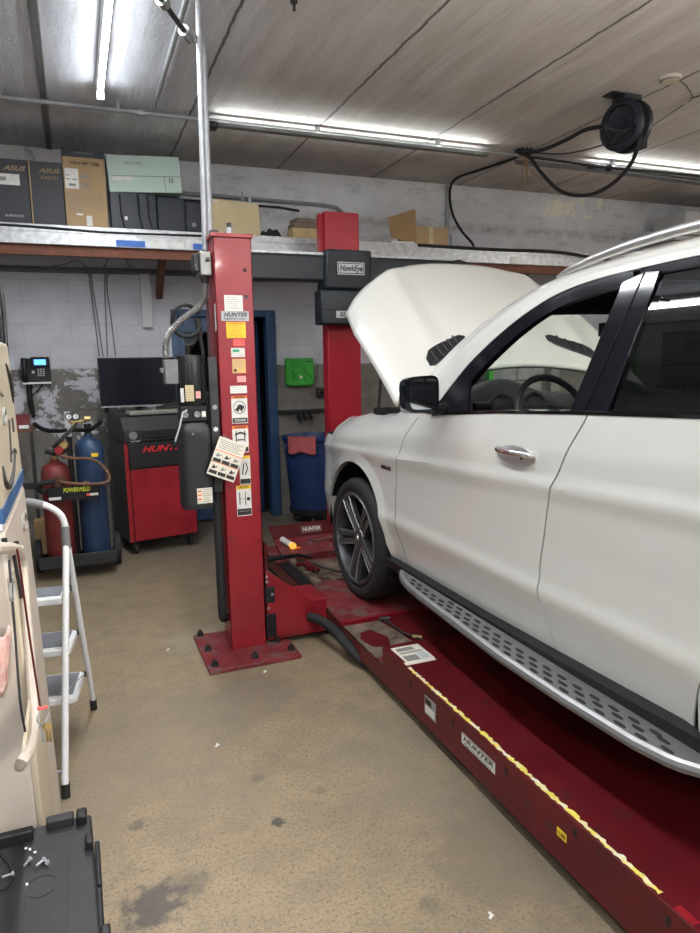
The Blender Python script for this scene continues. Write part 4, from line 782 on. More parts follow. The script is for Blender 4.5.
# ---------------------------------------------------------------- wheel alignment camera mast
t = thing('camera_mast', 'red mast carrying a dark horizontal camera beam in front of the car', 'alignment mast', (2.27, 5.95, 0))
MB().b2((2.12, 5.80, 0), (2.44, 5.94, 2.952)).build('mast', 'red_box', t, bevel=.01)
MB().b2((2.09, 5.86, 2.62), (2.12, 5.94, 2.94)).build('side_flange', 'red_box', t)
mb = MB(); mb.b2((1.14, 5.64, 2.335), (3.46, 5.80, 2.555)); mb.build('beam', 'teal_dark', t, bevel=.02)
MB().b2((1.14, 5.66, 2.555), (3.46, 5.79, 2.58)).build('beam_cap', 'foil', t, bevel=.004)
mb = MB(); mb.prism([(2.03, 5.60, 2.27), (2.465, 5.60, 2.27), (2.465, 5.58, 2.60), (2.05, 5.58, 2.60)], (0, .22, 0)); mb.build('head_cover', 'teal_dark', t, bevel=.02)
mb = MB(); mb.prism([(2.00, 5.62, 1.975), (2.44, 5.62, 1.975), (2.44, 5.62, 2.27), (2.00, 5.62, 2.27)], (0, .18, 0)); mb.build('lower_housing', 'teal_dark', t, bevel=.015)
MB().b2((2.02, 5.612, 2.11), (2.44, 5.62, 2.10)).build('seam', 'charcoal', t)
plate(t, 'badge', at(351, 268.5, y=5.579), X3, Z3, .25, .105, 'silver_print', [('r', .03, .08, .97, .14, 'ink'), ('r', .03, .86, .97, .92, 'ink'), ('r', .03, .08, .05, .92, 'ink'), ('r', .95, .08, .97, .92, 'ink'), ('t', 'HawkEye', .5, .5, .46, 'ink', .84, .25)], 'silver oval badge')
plate(t, 'badge', at(347, 314.5, y=5.611), X3, Z3, .20, .06, 'silver_print', [('t', 'ELITE', .5, .5, .55, 'ink', .7, .2)], 'small silver badge')
for x in (1.22, 3.38):
    mb = MB(); mb.lathe((x, 5.72, 2.45), -Y3, [(0, -.1), (.11, -.1), (.12, .06), (.10, .11), (0, .12)], seg=26); mb.build('camera_pod', 'black', t)

# ---------------------------------------------------------------- alignment console cabinet
A = .19; L0 = Vector((.345, 6.10, 0)); uu = Vector((math.cos(A), math.sin(A), 0)); vv = Vector((-math.sin(A), math.cos(A), 0))
t = thing('alignment_console', 'red and black wheeled console cabinet under the wide dark screen', 'console cabinet', L0, A)
def cb(lo, hi, mb, mi=0):
    c = (Vector(lo) + Vector(hi)) / 2; mb.box(L0 + uu * c.x + vv * c.y + Z3 * c.z, [abs(b - a) for a, b in zip(lo, hi)], mi, Matrix.Rotation(A, 3, 'Z')); return mb
cb((0, 0, .12), (.62, .46, 1.0), MB()).build('body', 'dark_steel', t, bevel=.008)
cb((.0, -.012, .12), (.035, 0, 1.0), MB()).build('corner_strip', 'red', t)
cb((.04, -.022, .125), (.61, -.001, .765), MB()).build('door', 'red', t, bevel=.006)
cb((.03, -.035, .77), (.615, -.001, .995), MB()).build('upper_panel', 'black', t, bevel=.006)
MB().text('HUNTER', L0 + uu * .34 - vv * .0365 + Z3 * .93, uu, Z3, .052, 0, .002, shear=.35, width=.40, bold=.03).build('lettering', 'red_letter', t)
mb = MB(); pl = lambda x, y, z: L0 + uu * x + vv * y + Z3 * z
mb.prism([pl(-.01, -.04, 1.0), pl(-.01, -.045, 1.10), pl(-.01, .03, 1.215), pl(-.01, .46, 1.235), pl(-.01, .46, 1.0)], uu * .64); mb.build('printer_housing', 'charcoal', t, bevel=.01)
cb((.16, -.055, 1.03), (.58, -.03, 1.10), MB()).build('paper_tray', 'black', t, bevel=.005)
mb = MB(); mb.lathe(pl(.075, -.044, 1.06), -vv, [(.0, 0), (.035, 0), (.035, .004), (.028, .004), (.028, .001), (0, .001)], seg=20); mb.build('speaker_ring', 'grey_grip', t)
MB().text('OKI 5000', pl(.09, -.045, 1.01), uu, Z3, .012, 0, .002, width=.08).build('lettering', 'white_sticker', t)
for x, y in ((.06, .05), (.56, .05), (.06, .40), (.56, .40)):
    p = pl(x, y, 0); ob = MB(); ob.lathe(p + Z3 * .045, uu, [(.0, -.014), (.04, -.014), (.045, -.006), (.045, .006), (.04, .014), (0, .014)], seg=20); ob.box(p + Z3 * .095, (.05, .05, .05), 0, Matrix.Rotation(A, 3, 'Z')); ob.build('caster', 'black_rubber', t)
t = thing('keyboard', 'dusty beige keyboard lying on top of the console cabinet', 'keyboard', pl(.32, .12, 1.22), A)
mb = MB(); mb.box(pl(.32, .12, 1.237), (.48, .16, .022), 0, Matrix.Rotation(A, 3, 'Z')); mb.build('base', 'grey_grip', t, bevel=.004)
mb = MB()
for i in range(18):
    for j in range(5): mb.box(pl(.32 - .22 + .0255 * i, .12 - .06 + .030 * j, 1.252), (.020, .022, .010), 0, Matrix.Rotation(A, 3, 'Z'))
mb.build('keys', 'beige', t)
mb = MB(); mb.tube([pl(.38, .26, 1.25), pl(.60, .22, 1.28)], [.028, .022], 0, 10); mb.tube([pl(.42, .24, 1.27), pl(.58, .24, 1.31)], .02, 0, 10)
tag(recenter(mb.build('handheld_scanner', 'black'), pl(.5, .24, 1.235)), 'black handheld scanner lying behind the keyboard beside the screen', 'scanner')
t = thing('flat_screen', 'wide dark flat screen monitor standing above the console cabinet', 'monitor', (.53, 6.48, 1.235))
MB().b2((.195, 6.46, 1.285), (.86, 6.49, 1.725)).build('bezel', 'black', t, bevel=.005)
MB().b2((.205, 6.456, 1.305), (.85, 6.46, 1.715)).build('screen', 'screen', t)
MB().b2((.195, 6.452, 1.285), (.86, 6.46, 1.298)).build('lower_trim', 'grey_steel', t)
mb = MB(); mb.b2((.50, 6.49, 1.27), (.56, 6.52, 1.5)); mb.b2((.40, 6.42, 1.237), (.66, 6.56, 1.25)); mb.b2((.50, 6.49, 1.25), (.56, 6.52, 1.3)); mb.build('stand', 'black', t)
run('steel_bracket', 'small bracket post standing left of the screen above the console', 'bracket', [(.25, 6.62, 1.23), (.25, 6.62, 1.30)], .02, 'dark_steel')

# ---------------------------------------------------------------- gas cylinder cart
t = thing('cylinder_cart', 'black two wheeled welding cart holding the red and blue gas cylinders', 'cart', (-.08, 5.8, 0))
mb = MB(); mb.b2((-.36, 5.60, .10), (.21, 5.98, .125)); mb.b2((-.36, 5.595, .10), (.21, 5.605, .20)); mb.b2((-.36, 5.60, .10), (-.35, 5.98, .2)); mb.b2((.20, 5.60, .10), (.21, 5.98, .2)); mb.build('base_tray', 'dark_steel', t, bevel=.004)
for x in (-.375, .232):
    o = MB(); o.lathe((x, 5.93, .135), X3, [(.0, -.02), (.07, -.02), (.08, -.026), (.135, -.02), (.135, .02), (.08, .026), (.07, .02), (0, .02)], seg=28); w = o.build('wheel', 'black_rubber', t)
    MB().lathe((x, 5.93, .135), X3, [(0, -.024), (.05, -.024), (.055, -.02), (.055, .02), (.05, .024), (0, .024)], seg=20).build('hub', 'grey_grip', w)
MB().cyl((-.40, 5.93, .135), (.26, 5.93, .135), .012, 0, 8).build('axle', 'dark_steel', t)
mb = MB(); mb.tube([(-.08, 5.90, .12), (-.08, 5.90, 1.165)], .022, 0, 10); mb.build('centre_post', 'dark_steel', t)
mb = MB(); mb.tube([(-.31, 5.60, 1.235), (-.24, 5.66, 1.18), (-.14, 5.80, 1.155), (-.08, 5.88, 1.155), (0.0, 5.80, 1.155), (.09, 5.66, 1.17), (.165, 5.60, 1.23)], .017, 0, 10, smooth=5); mb.build('handlebar', 'black', t)
mb = MB(); mb.b2((-.255, 5.50, .655), (.115, 5.515, .755)); mb.b2((-.255, 5.50, .65), (.115, 5.60, .66)); mb.b2((-.255, 5.50, .65), (-.245, 5.60, .75)); mb.b2((.105, 5.50, .65), (.115, 5.60, .75)); mb.build('tool_tray', 'black', t, bevel=.003)
MB().text('POWERWELD', (-.05, 5.4985, .728), X3, Z3, .034, 0, .001, width=.19, shear=.2, bold=.03).build('lettering', 'yellow_letter', t)
plate(t, 'sticker', (-.205, 5.4985, .672), X3, Z3, .085, .022, 'white_sticker'); plate(t, 'sticker', (.06, 5.4985, .683), X3, Z3, .085, .018, 'white_sticker', [('r', 0, 0, .3, 1, 'red_sticker')])
mb = MB(); mb.tube([(-.31, 5.60, .72), (-.31, 5.85, .72)], .01, 0, 8); mb.tube([(.14, 5.60, .72), (.20, 5.88, .72), (-.08, 5.90, .72), (-.33, 5.85, .72)], .01, 0, 8); mb.build('retaining_bar', 'dark_steel', t)
def cylr(x, y, r, z1, m_, label):
    t = thing('gas_cylinder', label, 'gas cylinder', (x, y, .126)); mb = MB()
    mb.lathe((x, y, .126), Z3, [(0, 0), (r * .92, 0), (r, .02), (r, z1 - .24), (r * .97, z1 - .20), (r * .82, z1 - .155), (r * .5, z1 - .13), (r * .3, z1 - .12), (.03, z1 - .10), (0, z1 - .10)], seg=40); mb.build('body', m_, t); return t
t = cylr(-.195, 5.73, .108, .92, 'red_tank', 'short red gas cylinder on the left side of the welding cart')
mb = MB(); mb.lathe((-.195, 5.73, .95), Z3, [(.02, -.02), (.025, 0), (.025, .05), (.015, .07), (0, .07)], seg=12); mb.build('valve', 'brass', t)
t = cylr(.065, 5.73, .108, 1.10, 'blue_tank', 'tall blue gas cylinder on the right side of the welding cart')
mb = MB(); mb.lathe((.065, 5.73, 1.13), Z3, [(.02, -.03), (.025, 0), (.025, .05), (.03, .055), (.03, .075), (0, .08)], seg=12); mb.build('valve', 'dark_steel', t)
mb = MB(); mb.lathe((.065, 5.73, 1.06), Z3, [(.1085, 0), (.1085, .02)], seg=40); 
plate(t, 'sticker', (.10, 5.624, .97), X3, Z3, .05, .03, 'yellow')
t = thing('pressure_regulator', 'twin dial pressure regulator clamped above the cylinder cart', 'regulator', (-.05, 5.7, 1.2))
mb = MB(); mb.b2((-.10, 5.86, 1.10), (-.055, 5.87, 1.30)); mb.build('back_plate', 'grey_panel', t)
for x in (-.065, -.015):
    o = MB(); o.lathe((x, 5.66, 1.275), -Y3, [(0, 0), (.024, 0), (.026, .02), (.022, .022), (0, .018)], seg=20); g = o.build('gauge', 'white', t)
    o = MB(); o.lathe((x, 5.66, 1.275), -Y3, [(.021, .021), (.027, .021), (.027, .0), (.029, .0), (.029, .024), (.021, .024)], seg=20); o.b2((x - .002, 5.636, 1.27), (x + .010, 5.638, 1.273)); o.build('gauge_ring', 'dark_steel', g)
mb = MB(); mb.tube([(-.07, 5.67, 1.24), (-.04, 5.67, 1.225), (.065, 5.71, 1.235)], .013, 0, 8); mb.tube([(-.04, 5.66, 1.22), (-.04, 5.65, 1.18)], .012, 0, 8); mb.cyl((.045, 5.68, 1.25), (.09, 5.68, 1.25), .022, 0, 12); mb.build('body', 'brass', t)
t = thing('pressure_regulator', 'red and yellow regulator on top of the short red cylinder', 'regulator', (-.17, 5.66, 1.0))
for p, m_, r in (((-.155, 5.62, 1.02), 'red', .034), ((-.12, 5.64, 1.06), 'brass', .036)):
    o = MB(); o.lathe(p, -Y3, [(0, -.03), (r, -.03), (r, .01), (r * .8, .02), (0, .02)], seg=20); o.build('gauge', m_, t)
mb = MB(); mb.tube([(-.20, 5.68, .99), (-.14, 5.65, 1.0), (-.10, 5.64, 1.02)], .018, 0, 8); mb.tube([(-.25, 5.66, 1.03), (-.19, 5.66, 1.01)], .03, 0, 10); mb.build('body', 'dark_steel', t)
run('torch_hose', 'dark hose looping across the front of the gas cylinders to the right', 'hose', [(-.14, 5.60, .98), (-.05, 5.56, .96), (.06, 5.55, .95), (.14, 5.54, .90), (.19, 5.53, .82), (.17, 5.49, .77), (.05, 5.48, .765), (-.08, 5.49, .78), (-.16, 5.49, .80)], .012, 'brown_leather', 8, 6)
run('torch_hose', 'black torch handle slanting from the gauges down to the red cylinder', 'torch', [(-.01, 5.66, 1.22), (-.08, 5.62, 1.15), (-.15, 5.60, 1.09), (-.19, 5.62, 1.05)], [.012, .016, .016, .012], 'dark_steel', 8, 4)
run('torch_hose', 'coiled hose end sticking out left of the tool tray', 'hose', [(-.20, 5.49, .80), (-.27, 5.50, .80), (-.315, 5.52, .77), (-.30, 5.55, .73), (-.24, 5.56, .72)], .02, 'black_rubber', 8, 6)
mb = MB(); mb.lathe((-.185, 5.565, .70), (.15, -.2, 1), [(.03, 0), (.045, .05), (.05, .12), (.045, .12), (.04, .05), (.025, .004)], seg=22); tag(recenter(mb.build('leather_holder', 'brown_leather'), (-.185, 5.56, .7)), 'brown cylindrical cup in the left end of the cart tray', 'cup')
mb = MB(); mb.lathe((.02, 5.555, .69), Z3, [(0, .0), (.045, 0), (.045, .06), (.028, .085), (.015, .09), (0, .09)], seg=20); tag(recenter(mb.build('lighter_cup', 'brown_leather'), (.02, 5.555, .66)), 'small rusty brown striker cup in the right end of the cart tray', 'cup')
# small stand left of the cart
t = thing('side_stand', 'small dark stand with a brown top partly hidden behind the cream machine', 'stand', (-.43, 6.6, 0))
MB().b2((-.60, 6.45, 1.10), (-.37, 6.75, 1.125)).build('top', 'brown_leather', t)
for x in (-.59, -.40): MB().b2((x, 6.46, 0), (x + .03, 6.49, 1.10)).build('leg', 'dark_steel', t)
MB().b2((-.59, 6.48, .60), (-.38, 6.72, .62)).build('shelf', 'dark_steel', t)
mb = MB(); mb.b2((-.50, 6.50, 1.127), (-.39, 6.62, 1.25)); mb.b2((-.48, 6.497, 1.13), (-.40, 6.50, 1.16), 1); tag(recenter(mb.build('red_case', ['red_dirty', 'white'], bevel=.008), (-.44, 6.56, 1.126)), 'small red case on the dark stand at the left wall', 'case')
mb = MB(); mb.b2((.0, 0, 0), (.0, 0, 0)) if 0 else None
mb.b2((-.42, 6.35, 0), (-.20, 6.55, .34)); tag(recenter(mb.build('cardboard_carton', 'card_dark', bevel=.004), (-.31, 6.45, 0)), 'brown carton on the floor behind the left wheel of the cart', 'box')
struct(MB().b2((.27, 7.02, 0), (.37, 7.1, 1.34)).build('trim_2', 'grey_grip'))

# ---------------------------------------------------------------- waste bin
t = thing('waste_bin', 'round blue waste bin on a wheeled dolly by the back wall', 'bin', (2.26, 6.72, 0))
c = (2.26, 6.72, 0); mb = MB(); mb.lathe(c, Z3, [(0, .13), (.235, .13), (.245, .15), (.30, .86), (.32, .865), (.325, .90), (.305, .905), (.295, .88), (.24, .18), (0, .17)], seg=48); mb.build('body', 'blue_bin', t)
mb = MB(); mb.tube([(2.26 + .30, 6.60, .75), (2.62, 6.58, .76), (2.60, 6.60, .84)], .012, 0, 8); mb.tube([(1.97, 6.64, .75), (1.93, 6.62, .78), (1.955, 6.64, .84)], .012, 0, 8); mb.build('handle', 'blue_bin', t)
mb = MB(); mb.lathe(c, Z3, [(0, .09), (.25, .09), (.26, .10), (.26, .15), (.245, .15), (.24, .13), (0, .125)], seg=40); mb.build('dolly', 'black', t)
for a in (0.5, 1.77, 3.03, 4.28, 5.5):
    x = 2.26 + .20 * math.cos(a); y = 6.72 + .20 * math.sin(a); o = MB(); o.lathe((x, y, .038), X3, [(0, -.014), (.038, -.014), (.038, .014), (0, .014)], seg=16); o.cyl((x, y, .07), (x, y, .095), .018, 0, 8); o.build('caster', 'dark_steel', t)
def rag(u, v):
    a = -2.75 + .95 * u; r = .318 + .012 + .008 * math.sin(14 * u) * v
    z = .915 - .165 * max(0, v - .25) / .75 - .015 * math.sin(9 * u) * v
    if v < .25: r = .30 + .04 * (v / .25); z = .91 + .008 * math.sin(PI * v / .25)
    return Vector((2.26 + r * math.cos(a), 6.72 + r * math.sin(a), z))
mb = MB(); mb.grid(rag, 26, 16); tag(recenter(mb.build('red_rag', 'rag', solid=.004, soff=0), (2.05, 6.5, .9)), 'red shop rag hanging over the rim of the blue bin', 'rag')

# ---------------------------------------------------------------- folding step ladder
LF = Vector((-.150, 2.66, 0)); la = Vector((.14, .99, 0)).normalized(); lx = Vector((la.y, -la.x, 0)) 
Lp = lambda x, y, z: LF + lx * x + la * y + Z3 * z
t = thing('step_ladder', 'white folding step ladder with grey treads beside the cream machine', 'step ladder', LF)
LW = -.40
for x in (0, LW):
    q = MB(); q.tube([Lp(x, 0, .056), Lp(x + (.02 if x == 0 else 0), .33, .93)], .0135, 0, 12); q.build('support_leg', 'white', t)
    q = MB(); q.tube([Lp(x + .022, .70, .03), Lp(x + .022, .36, .90)], .0125, 0, 12); q.build('climbing_rail', 'white', t)
    for yy in (0, .70): q = MB(); q.tube([Lp(x + .03 * yy, yy, 0), Lp(x + .03 * yy, yy + (.01 if yy == 0 else -.01), .055)], .0165, 0, 12); q.build('rubber_foot', 'black_rubber', t)
mb = MB(); mb.tube([Lp(.02, .33, .92), Lp(.02, .335, 1.01), Lp(.0, .33, 1.06), Lp(-.05, .31, 1.10), Lp(-.12, .29, 1.12), Lp(-.26, .29, 1.12), Lp(-.35, .31, 1.10), Lp(-.39, .33, 1.05), Lp(-.40, .33, .92)], .0135, 0, 12, smooth=5); mb.build('top_hoop', 'white', t)
mb = MB(); mb.tube([Lp(.02, .33, .905), Lp(.02, .335, 1.0)], .018, 0, 12); mb.build('grip', 'grey_grip', t)
mb = MB(); mb.tube([Lp(-.055, .31, 1.10), Lp(-.12, .29, 1.12), Lp(-.26, .29, 1.12), Lp(-.33, .305, 1.105)], .0175, 0, 12, smooth=4); mb.build('grip', 'grey_grip', t)
for z, ya, yb, xr in ((.205, .36, .62, .006), (.435, .34, .56, .000), (.665, .33, .50, -.006)):
    mb = MB(); pl4 = [Lp(xr, ya + .02, z), Lp(xr - .02, ya, z), Lp(LW - .0, ya, z), Lp(LW - .0, yb, z), Lp(xr, yb, z)]
    mb.prism(pl4, (0, 0, .032)); tr = mb.build('tread', 'white', t, bevel=.006)
    mb = MB(); mb.prism([Lp(xr - .02, ya + .03, z + .032), Lp(LW + .03, ya + .03, z + .032), Lp(LW + .03, yb - .02, z + .032), Lp(xr - .02, yb - .02, z + .032)], (0, 0, .004)); mb.build('tread_mat', 'grey_tread', tr)
    mb = MB(); mb.lathe(Lp(xr - .012, yb - .01, z + .02), lx, [(0, 0), (.013, 0), (.013, .016), (0, .018)], seg=12); mb.build('pivot', 'black', tr)
mb = MB(); mb.tube([Lp(.0, .12, .37), Lp(.01, .58, .24)], .003, 0, 6); mb.tube([Lp(.0, .02, .10), Lp(LW, .02, .10)], .006, 0, 8); mb.build('brace', 'galv', t)

# ---------------------------------------------------------------- cream machine at the left edge
t = thing('cream_machine', 'tall cream plastic machine with black scrawls and a blue stripe at the left edge', 'machine', (-.5, 2.1, 0))
# slightly leaning right face; x at height z:
fx = lambda z: -.166 - .022 * z
MY0 = 1.88
def slab(y0, y1, z0, z1, dx, mb, th=.5, mi=0, z0b=None):
    z0b = z0 if z0b is None else z0b
    P4 = [(fx(z0) + dx, y0, z0), (fx(z0b) + dx, y1, z0b), (fx(z1) + dx, y1, z1), (fx(z1) + dx, y0, z1)]
    mb.prism(P4, (-th, 0, 0), mi); return mb
slab(MY0, 2.615, .0, 1.245, 0, MB(), .60).build('lower_body', 'cream_pale', t, bevel=.012)
slab(MY0, 2.615, 1.285, 1.735, 0, MB(), .60).build('upper_body', 'cream', t, bevel=.015)
slab(MY0, 2.612, 1.245, 1.262, -.004, MB(), .59).build('seam_trim', 'white', t)
slab(MY0, 2.618, 1.262, 1.300, .003, MB(), .60).build('stripe', 'blue_stripe', t)
# raised door panel and handle loop
slab(MY0, 2.23, .10, 1.12, .010, MB(), .02).build('side_panel', 'cream', t, bevel=.006)
def fp2(px, py, dx=.002):
    p = at(px, py, x=-.185); 
    for _ in range(4): p = at(px, py, x=fx(p.z) + dx)
    return p
mb = MB()
for pts, r in (([(6, 364), (9, 378), (11.5, 392), (13.5, 403)], [.003, .009, .008, .002]), ([(9, 420), (10.5, 445), (11, 462)], .003), ([(3, 466), (5, 482), (9, 486), (13, 472), (15, 452)], [.002, .008, .009, .006, .003]), ([(12, 453), (14.5, 449), (16, 453)], .0035), ([(12, 418), (13.5, 432)], .0035)):
    MB().tube([fp2(a, b) for a, b in pts], r, 0, 8, smooth=5).build('scrawl', 'ink', t)
mb = MB()
for pts in ([(3, 416), (4, 408), (6, 416), (4, 424), (3, 416)], [(0, 392), (3, 396)], [(25, 512), (27, 522), (24, 530), (23, 518), (25, 512)], [(10, 585), (13, 580), (14, 595), (11, 600), (10, 585)]):
    MB().tube([fp2(a, b, .013 if b > 550 else .002) for a, b in pts], .004, 0, 6, smooth=4).build('drawing', 'ink_grey', t)
hp = [(-6, 549), (8, 548), (17, 550), (22, 562), (25, 600), (30, 660), (33, 700), (34, 730), (30, 748), (22, 762)]
mb = MB(); mb.tube([fp2(a, b, .022) for a, b in hp] + [fp2(20, 766, .0)], .013, 0, 10, smooth=5); mb.build('door_bar', 'cream_pale', t)
mb = MB(); mb.prism([fp2(20, 762, .011), fp2(34, 735, .011), fp2(34, 700, .011), fp2(28, 700, .011)], (.008, 0, 0)); mb.build('latch_plate', 'cream', t)
mb = MB(); mb.tube([fp2(9, 560, .014), fp2(14, 620, .014), fp2(20, 700, .014), fp2(26, 735, .014)], .003, 0, 6, smooth=4); mb.tube([fp2(14, 556, .014), fp2(20, 590, .014), fp2(21, 598, .014)], .005, 0, 6); mb.build('door_gap', 'dark_steel', t)
mb = MB(); 
for a_, b_ in ((5, 547), (17, 549)): p = fp2(a_, b_, .022); MB().cyl(p + Vector((0, 0, .010)), p + Vector((0, 0, .020)), .006, 0, 10).build('handle_screw', 'black', t)

# keys on a red and black cord
t = thing('key_ring', 'bunch of keys on a ring hanging from a dark red cord on the machine', 'keys', fp2(44, 700, .04))
mb = MB(); mb.tube([fp2(17, 549, .058), fp2(21, 575, .058), fp2(30, 640, .055), fp2(40, 706, .05)], .0025, 0, 6, smooth=4); k0 = mb.build('cord', 'red_dark', t)
kc = fp2(43, 716, .05); mb = MB()
mb.tube([kc + Vector((.013 * math.cos(a), .016 * math.cos(a), .017 * math.sin(a))) for a in [i * 2 * PI / 24 for i in range(25)]], .0016, 0, 6); mb.tube([kc + Z3 * .017 + Vector((-.012, 0, .006)), kc + Z3 * .02, kc + Z3 * .017 + Vector((.012, 0, .006))], .004, 1, 6); mb.build('ring', ['galv', 'red_sticker'], t)
for k, dx in enumerate((-.004, .004, .009)):
    o = MB(); q = kc + Vector((dx, -.003 * k, -.018)); o.lathe(q + Vector((0, 0, -.008)), Vector((.4, -1, 0)), [(0, 0), (.009, 0), (.009, .002), (0, .002)], seg=12); o.box(q + Vector((dx * .4, 0, -.032)), (.006, .002, .035)); o.build('key', 'brass' if k else 'galv', t)
# pink plastic bag
def bagf(u, v):
    a = PI * u; x = -.285 + .085 * math.cos(a) * (1 - .25 * v); z = .99 - .16 * v + .015 * math.sin(7 * a); y = MY0 - .012 - .05 * math.sin(a) * math.sin(PI * min(1, .2 + v * .75)) - .006 * math.sin(19 * u + 11 * v)
    return Vector((x, y, z))
mb = MB(); mb.grid(bagf, 30, 18); tag(recenter(mb.build('plastic_bag', 'bag', solid=.003, soff=0), (-.28, 1.85, .83)), 'crumpled pink translucent plastic bag hanging at the far left edge', 'bag')
# upright rod with cables behind the machine top
mb = MB(); mb.tube([at(0, 285, y=2.9), at(3, 305, y=2.9), at(6, 345, y=2.9), at(7, 365, y=2.9)], .008, 0, 8, smooth=4); mb.tube([at(-4, 280, y=2.9), at(0, 310, y=2.9), at(3, 365, y=2.9)], .006, 0, 8, smooth=4)
pA = at(-12, 300, y=2.9); mb.b2((pA.x - .02, 2.88, 0), (pA.x + .01, 2.92, 2.05)); mb.tube([(pA.x, 2.9, 2.05), at(-6, 276, y=2.9), at(0, 285, y=2.9)], .008, 0, 8, smooth=4)
tag(mb.build('cable_stand', 'dark_steel'), 'dark upright with hanging cables behind the cream machine', 'stand')

# ---------------------------------------------------------------- black tote with its lid and screws
t = thing('storage_tote', 'black plastic storage tote with its lid on at the lower left corner', 'tote', (-.28, 1.5, 0))
mb = MB(); mb.prism([(-.50, 1.02, 0), (-.07, 1.02, 0), (-.08, 1.80, 0), (-.50, 1.80, 0)], (0, 0, .41)); mb.build('bin', 'black', t, bevel=.02)
LZ = .45
mb = MB(); mb.prism([(-.56, .98, LZ - .04), (-.022, .98, LZ - .04), (-.045, 1.835, LZ - .04), (-.56, 1.835, LZ - .04)], (0, 0, .04)); mb.build('lid', 'charcoal', t, bevel=.008)
mb = MB()
for y0, y1 in ((1.05, 1.20), (1.22, 1.35), (1.37, 1.55), (1.56, 1.72)): mb.b2((-.028 - .012, y0, LZ - .05), (-.016 - .012, y1, LZ - .004))
mb.b2((-.035, 1.30, LZ - .02), (-.015, 1.42, LZ + .006)); mb.build('hinge_edge', 'black', t, bevel=.004)
mb = MB(); mb.b2((-.155, 1.80, LZ), (-.088, 1.83, LZ + .025)); mb.build('lid_tab', 'charcoal', t, bevel=.004)
MB().b2((-.082, 1.79, LZ), (-.055, 1.83, LZ + .028)).build('lid_tab', 'black', t, bevel=.006); MB().b2((-.062, 1.68, LZ), (-.042, 1.715, LZ + .028)).build('lid_tab', 'black', t, bevel=.006)
mb = MB(); mb.b2((-.40, 1.775, LZ), (-.185, 1.80, LZ + .03)); mb.build('lid_tab', 'black', t, bevel=.004)
mb = MB()
for x in (-.30, -.20, -.11): mb.b2((x, 1.02, LZ - .001), (x + .008, 1.77, LZ + .003))
mb.lathe((-.16, 1.60, LZ), Z3, [(.036, 0), (.036, .0015), (.033, .0015), (.033, 0)], seg=30); mb.build('lid_rib', 'charcoal', t)
BL = ['small bolt nearest the three tiny chips on the black lid', 'left one of the crossed pair of bolts on the black lid', 'right one of the crossed pair of bolts on the black lid', 'lone bolt touching the thin cable at the left of the lid']
for (pa_, pb_), lb in zip((((24, 866), (29, 860)), ((36, 866), (42, 861)), ((43, 858), (49, 864)), ((2, 877), (11, 874))), BL):
    a = at(*pa_, z=LZ + .010); b = at(*pb_, z=LZ + .010); t = thing('bolt', lb, 'bolt', a, 0, 'bolts on the black lid'); d_ = (b - a).normalized()
    o = MB(); o.tube([a, a + d_ * .021], .0028, 0, 8); o.build('shank', 'galv', t); o = MB(); o.tube([a + d_ * .021, a + d_ * .026], .0055, 0, 8); o.build('head', 'galv', t)
for (px, py), lb in zip(((26, 849), (30, 850), (35, 853), (27, 885)), ('leftmost tiny white chip above the bolts', 'middle tiny white chip above the bolts', 'rightmost tiny white chip above the bolts', 'single tiny white chip below the bolts')):
    p = at(px, py, z=LZ + .002); o = MB(); o.box(p + Vector((0, 0, .002)), (.006, .005, .003), rot=Matrix.Rotation(px, 3, 'Z')); tag(recenter(o.build('paint_chip', 'white'), p), lb + ' on the lid', 'chip', 'chips on the black lid')
run('thin_cable', 'thin black cable curling across the left end of the black lid', 'cable', [at(-4, 846, z=LZ + .004), at(4, 858, z=LZ + .004), at(9, 863, z=LZ + .004), at(12, 875, z=LZ + .004), at(9, 884, z=LZ + .004), at(0, 890, z=LZ + .004)], .003, 'black_rubber', 6, 5)
# scraps on the floor
for (px, py, lb) in ((491, 917, 'small white paper scrap on the concrete near the runway'), (217, 746, 'tiny white scrap on the floor in front of the post base'), (265, 672, 'small white scrap lying by the front edge of the post base plate'), (168, 650, 'tiny pale speck on the floor left of the post base')):
    p = at(px, py, z=0.002); o = MB(); o.box(p + Vector((0, 0, .002)), (.022, .009, .003), rot=Matrix.Rotation(.7, 3, 'Z')); o.box(p + Vector((.004, .006, .003)), (.008, .018, .003), rot=Matrix.Rotation(.2, 3, 'Z')); tag(recenter(o.build('paper_scrap', 'white_sticker'), p), lb, 'scrap')

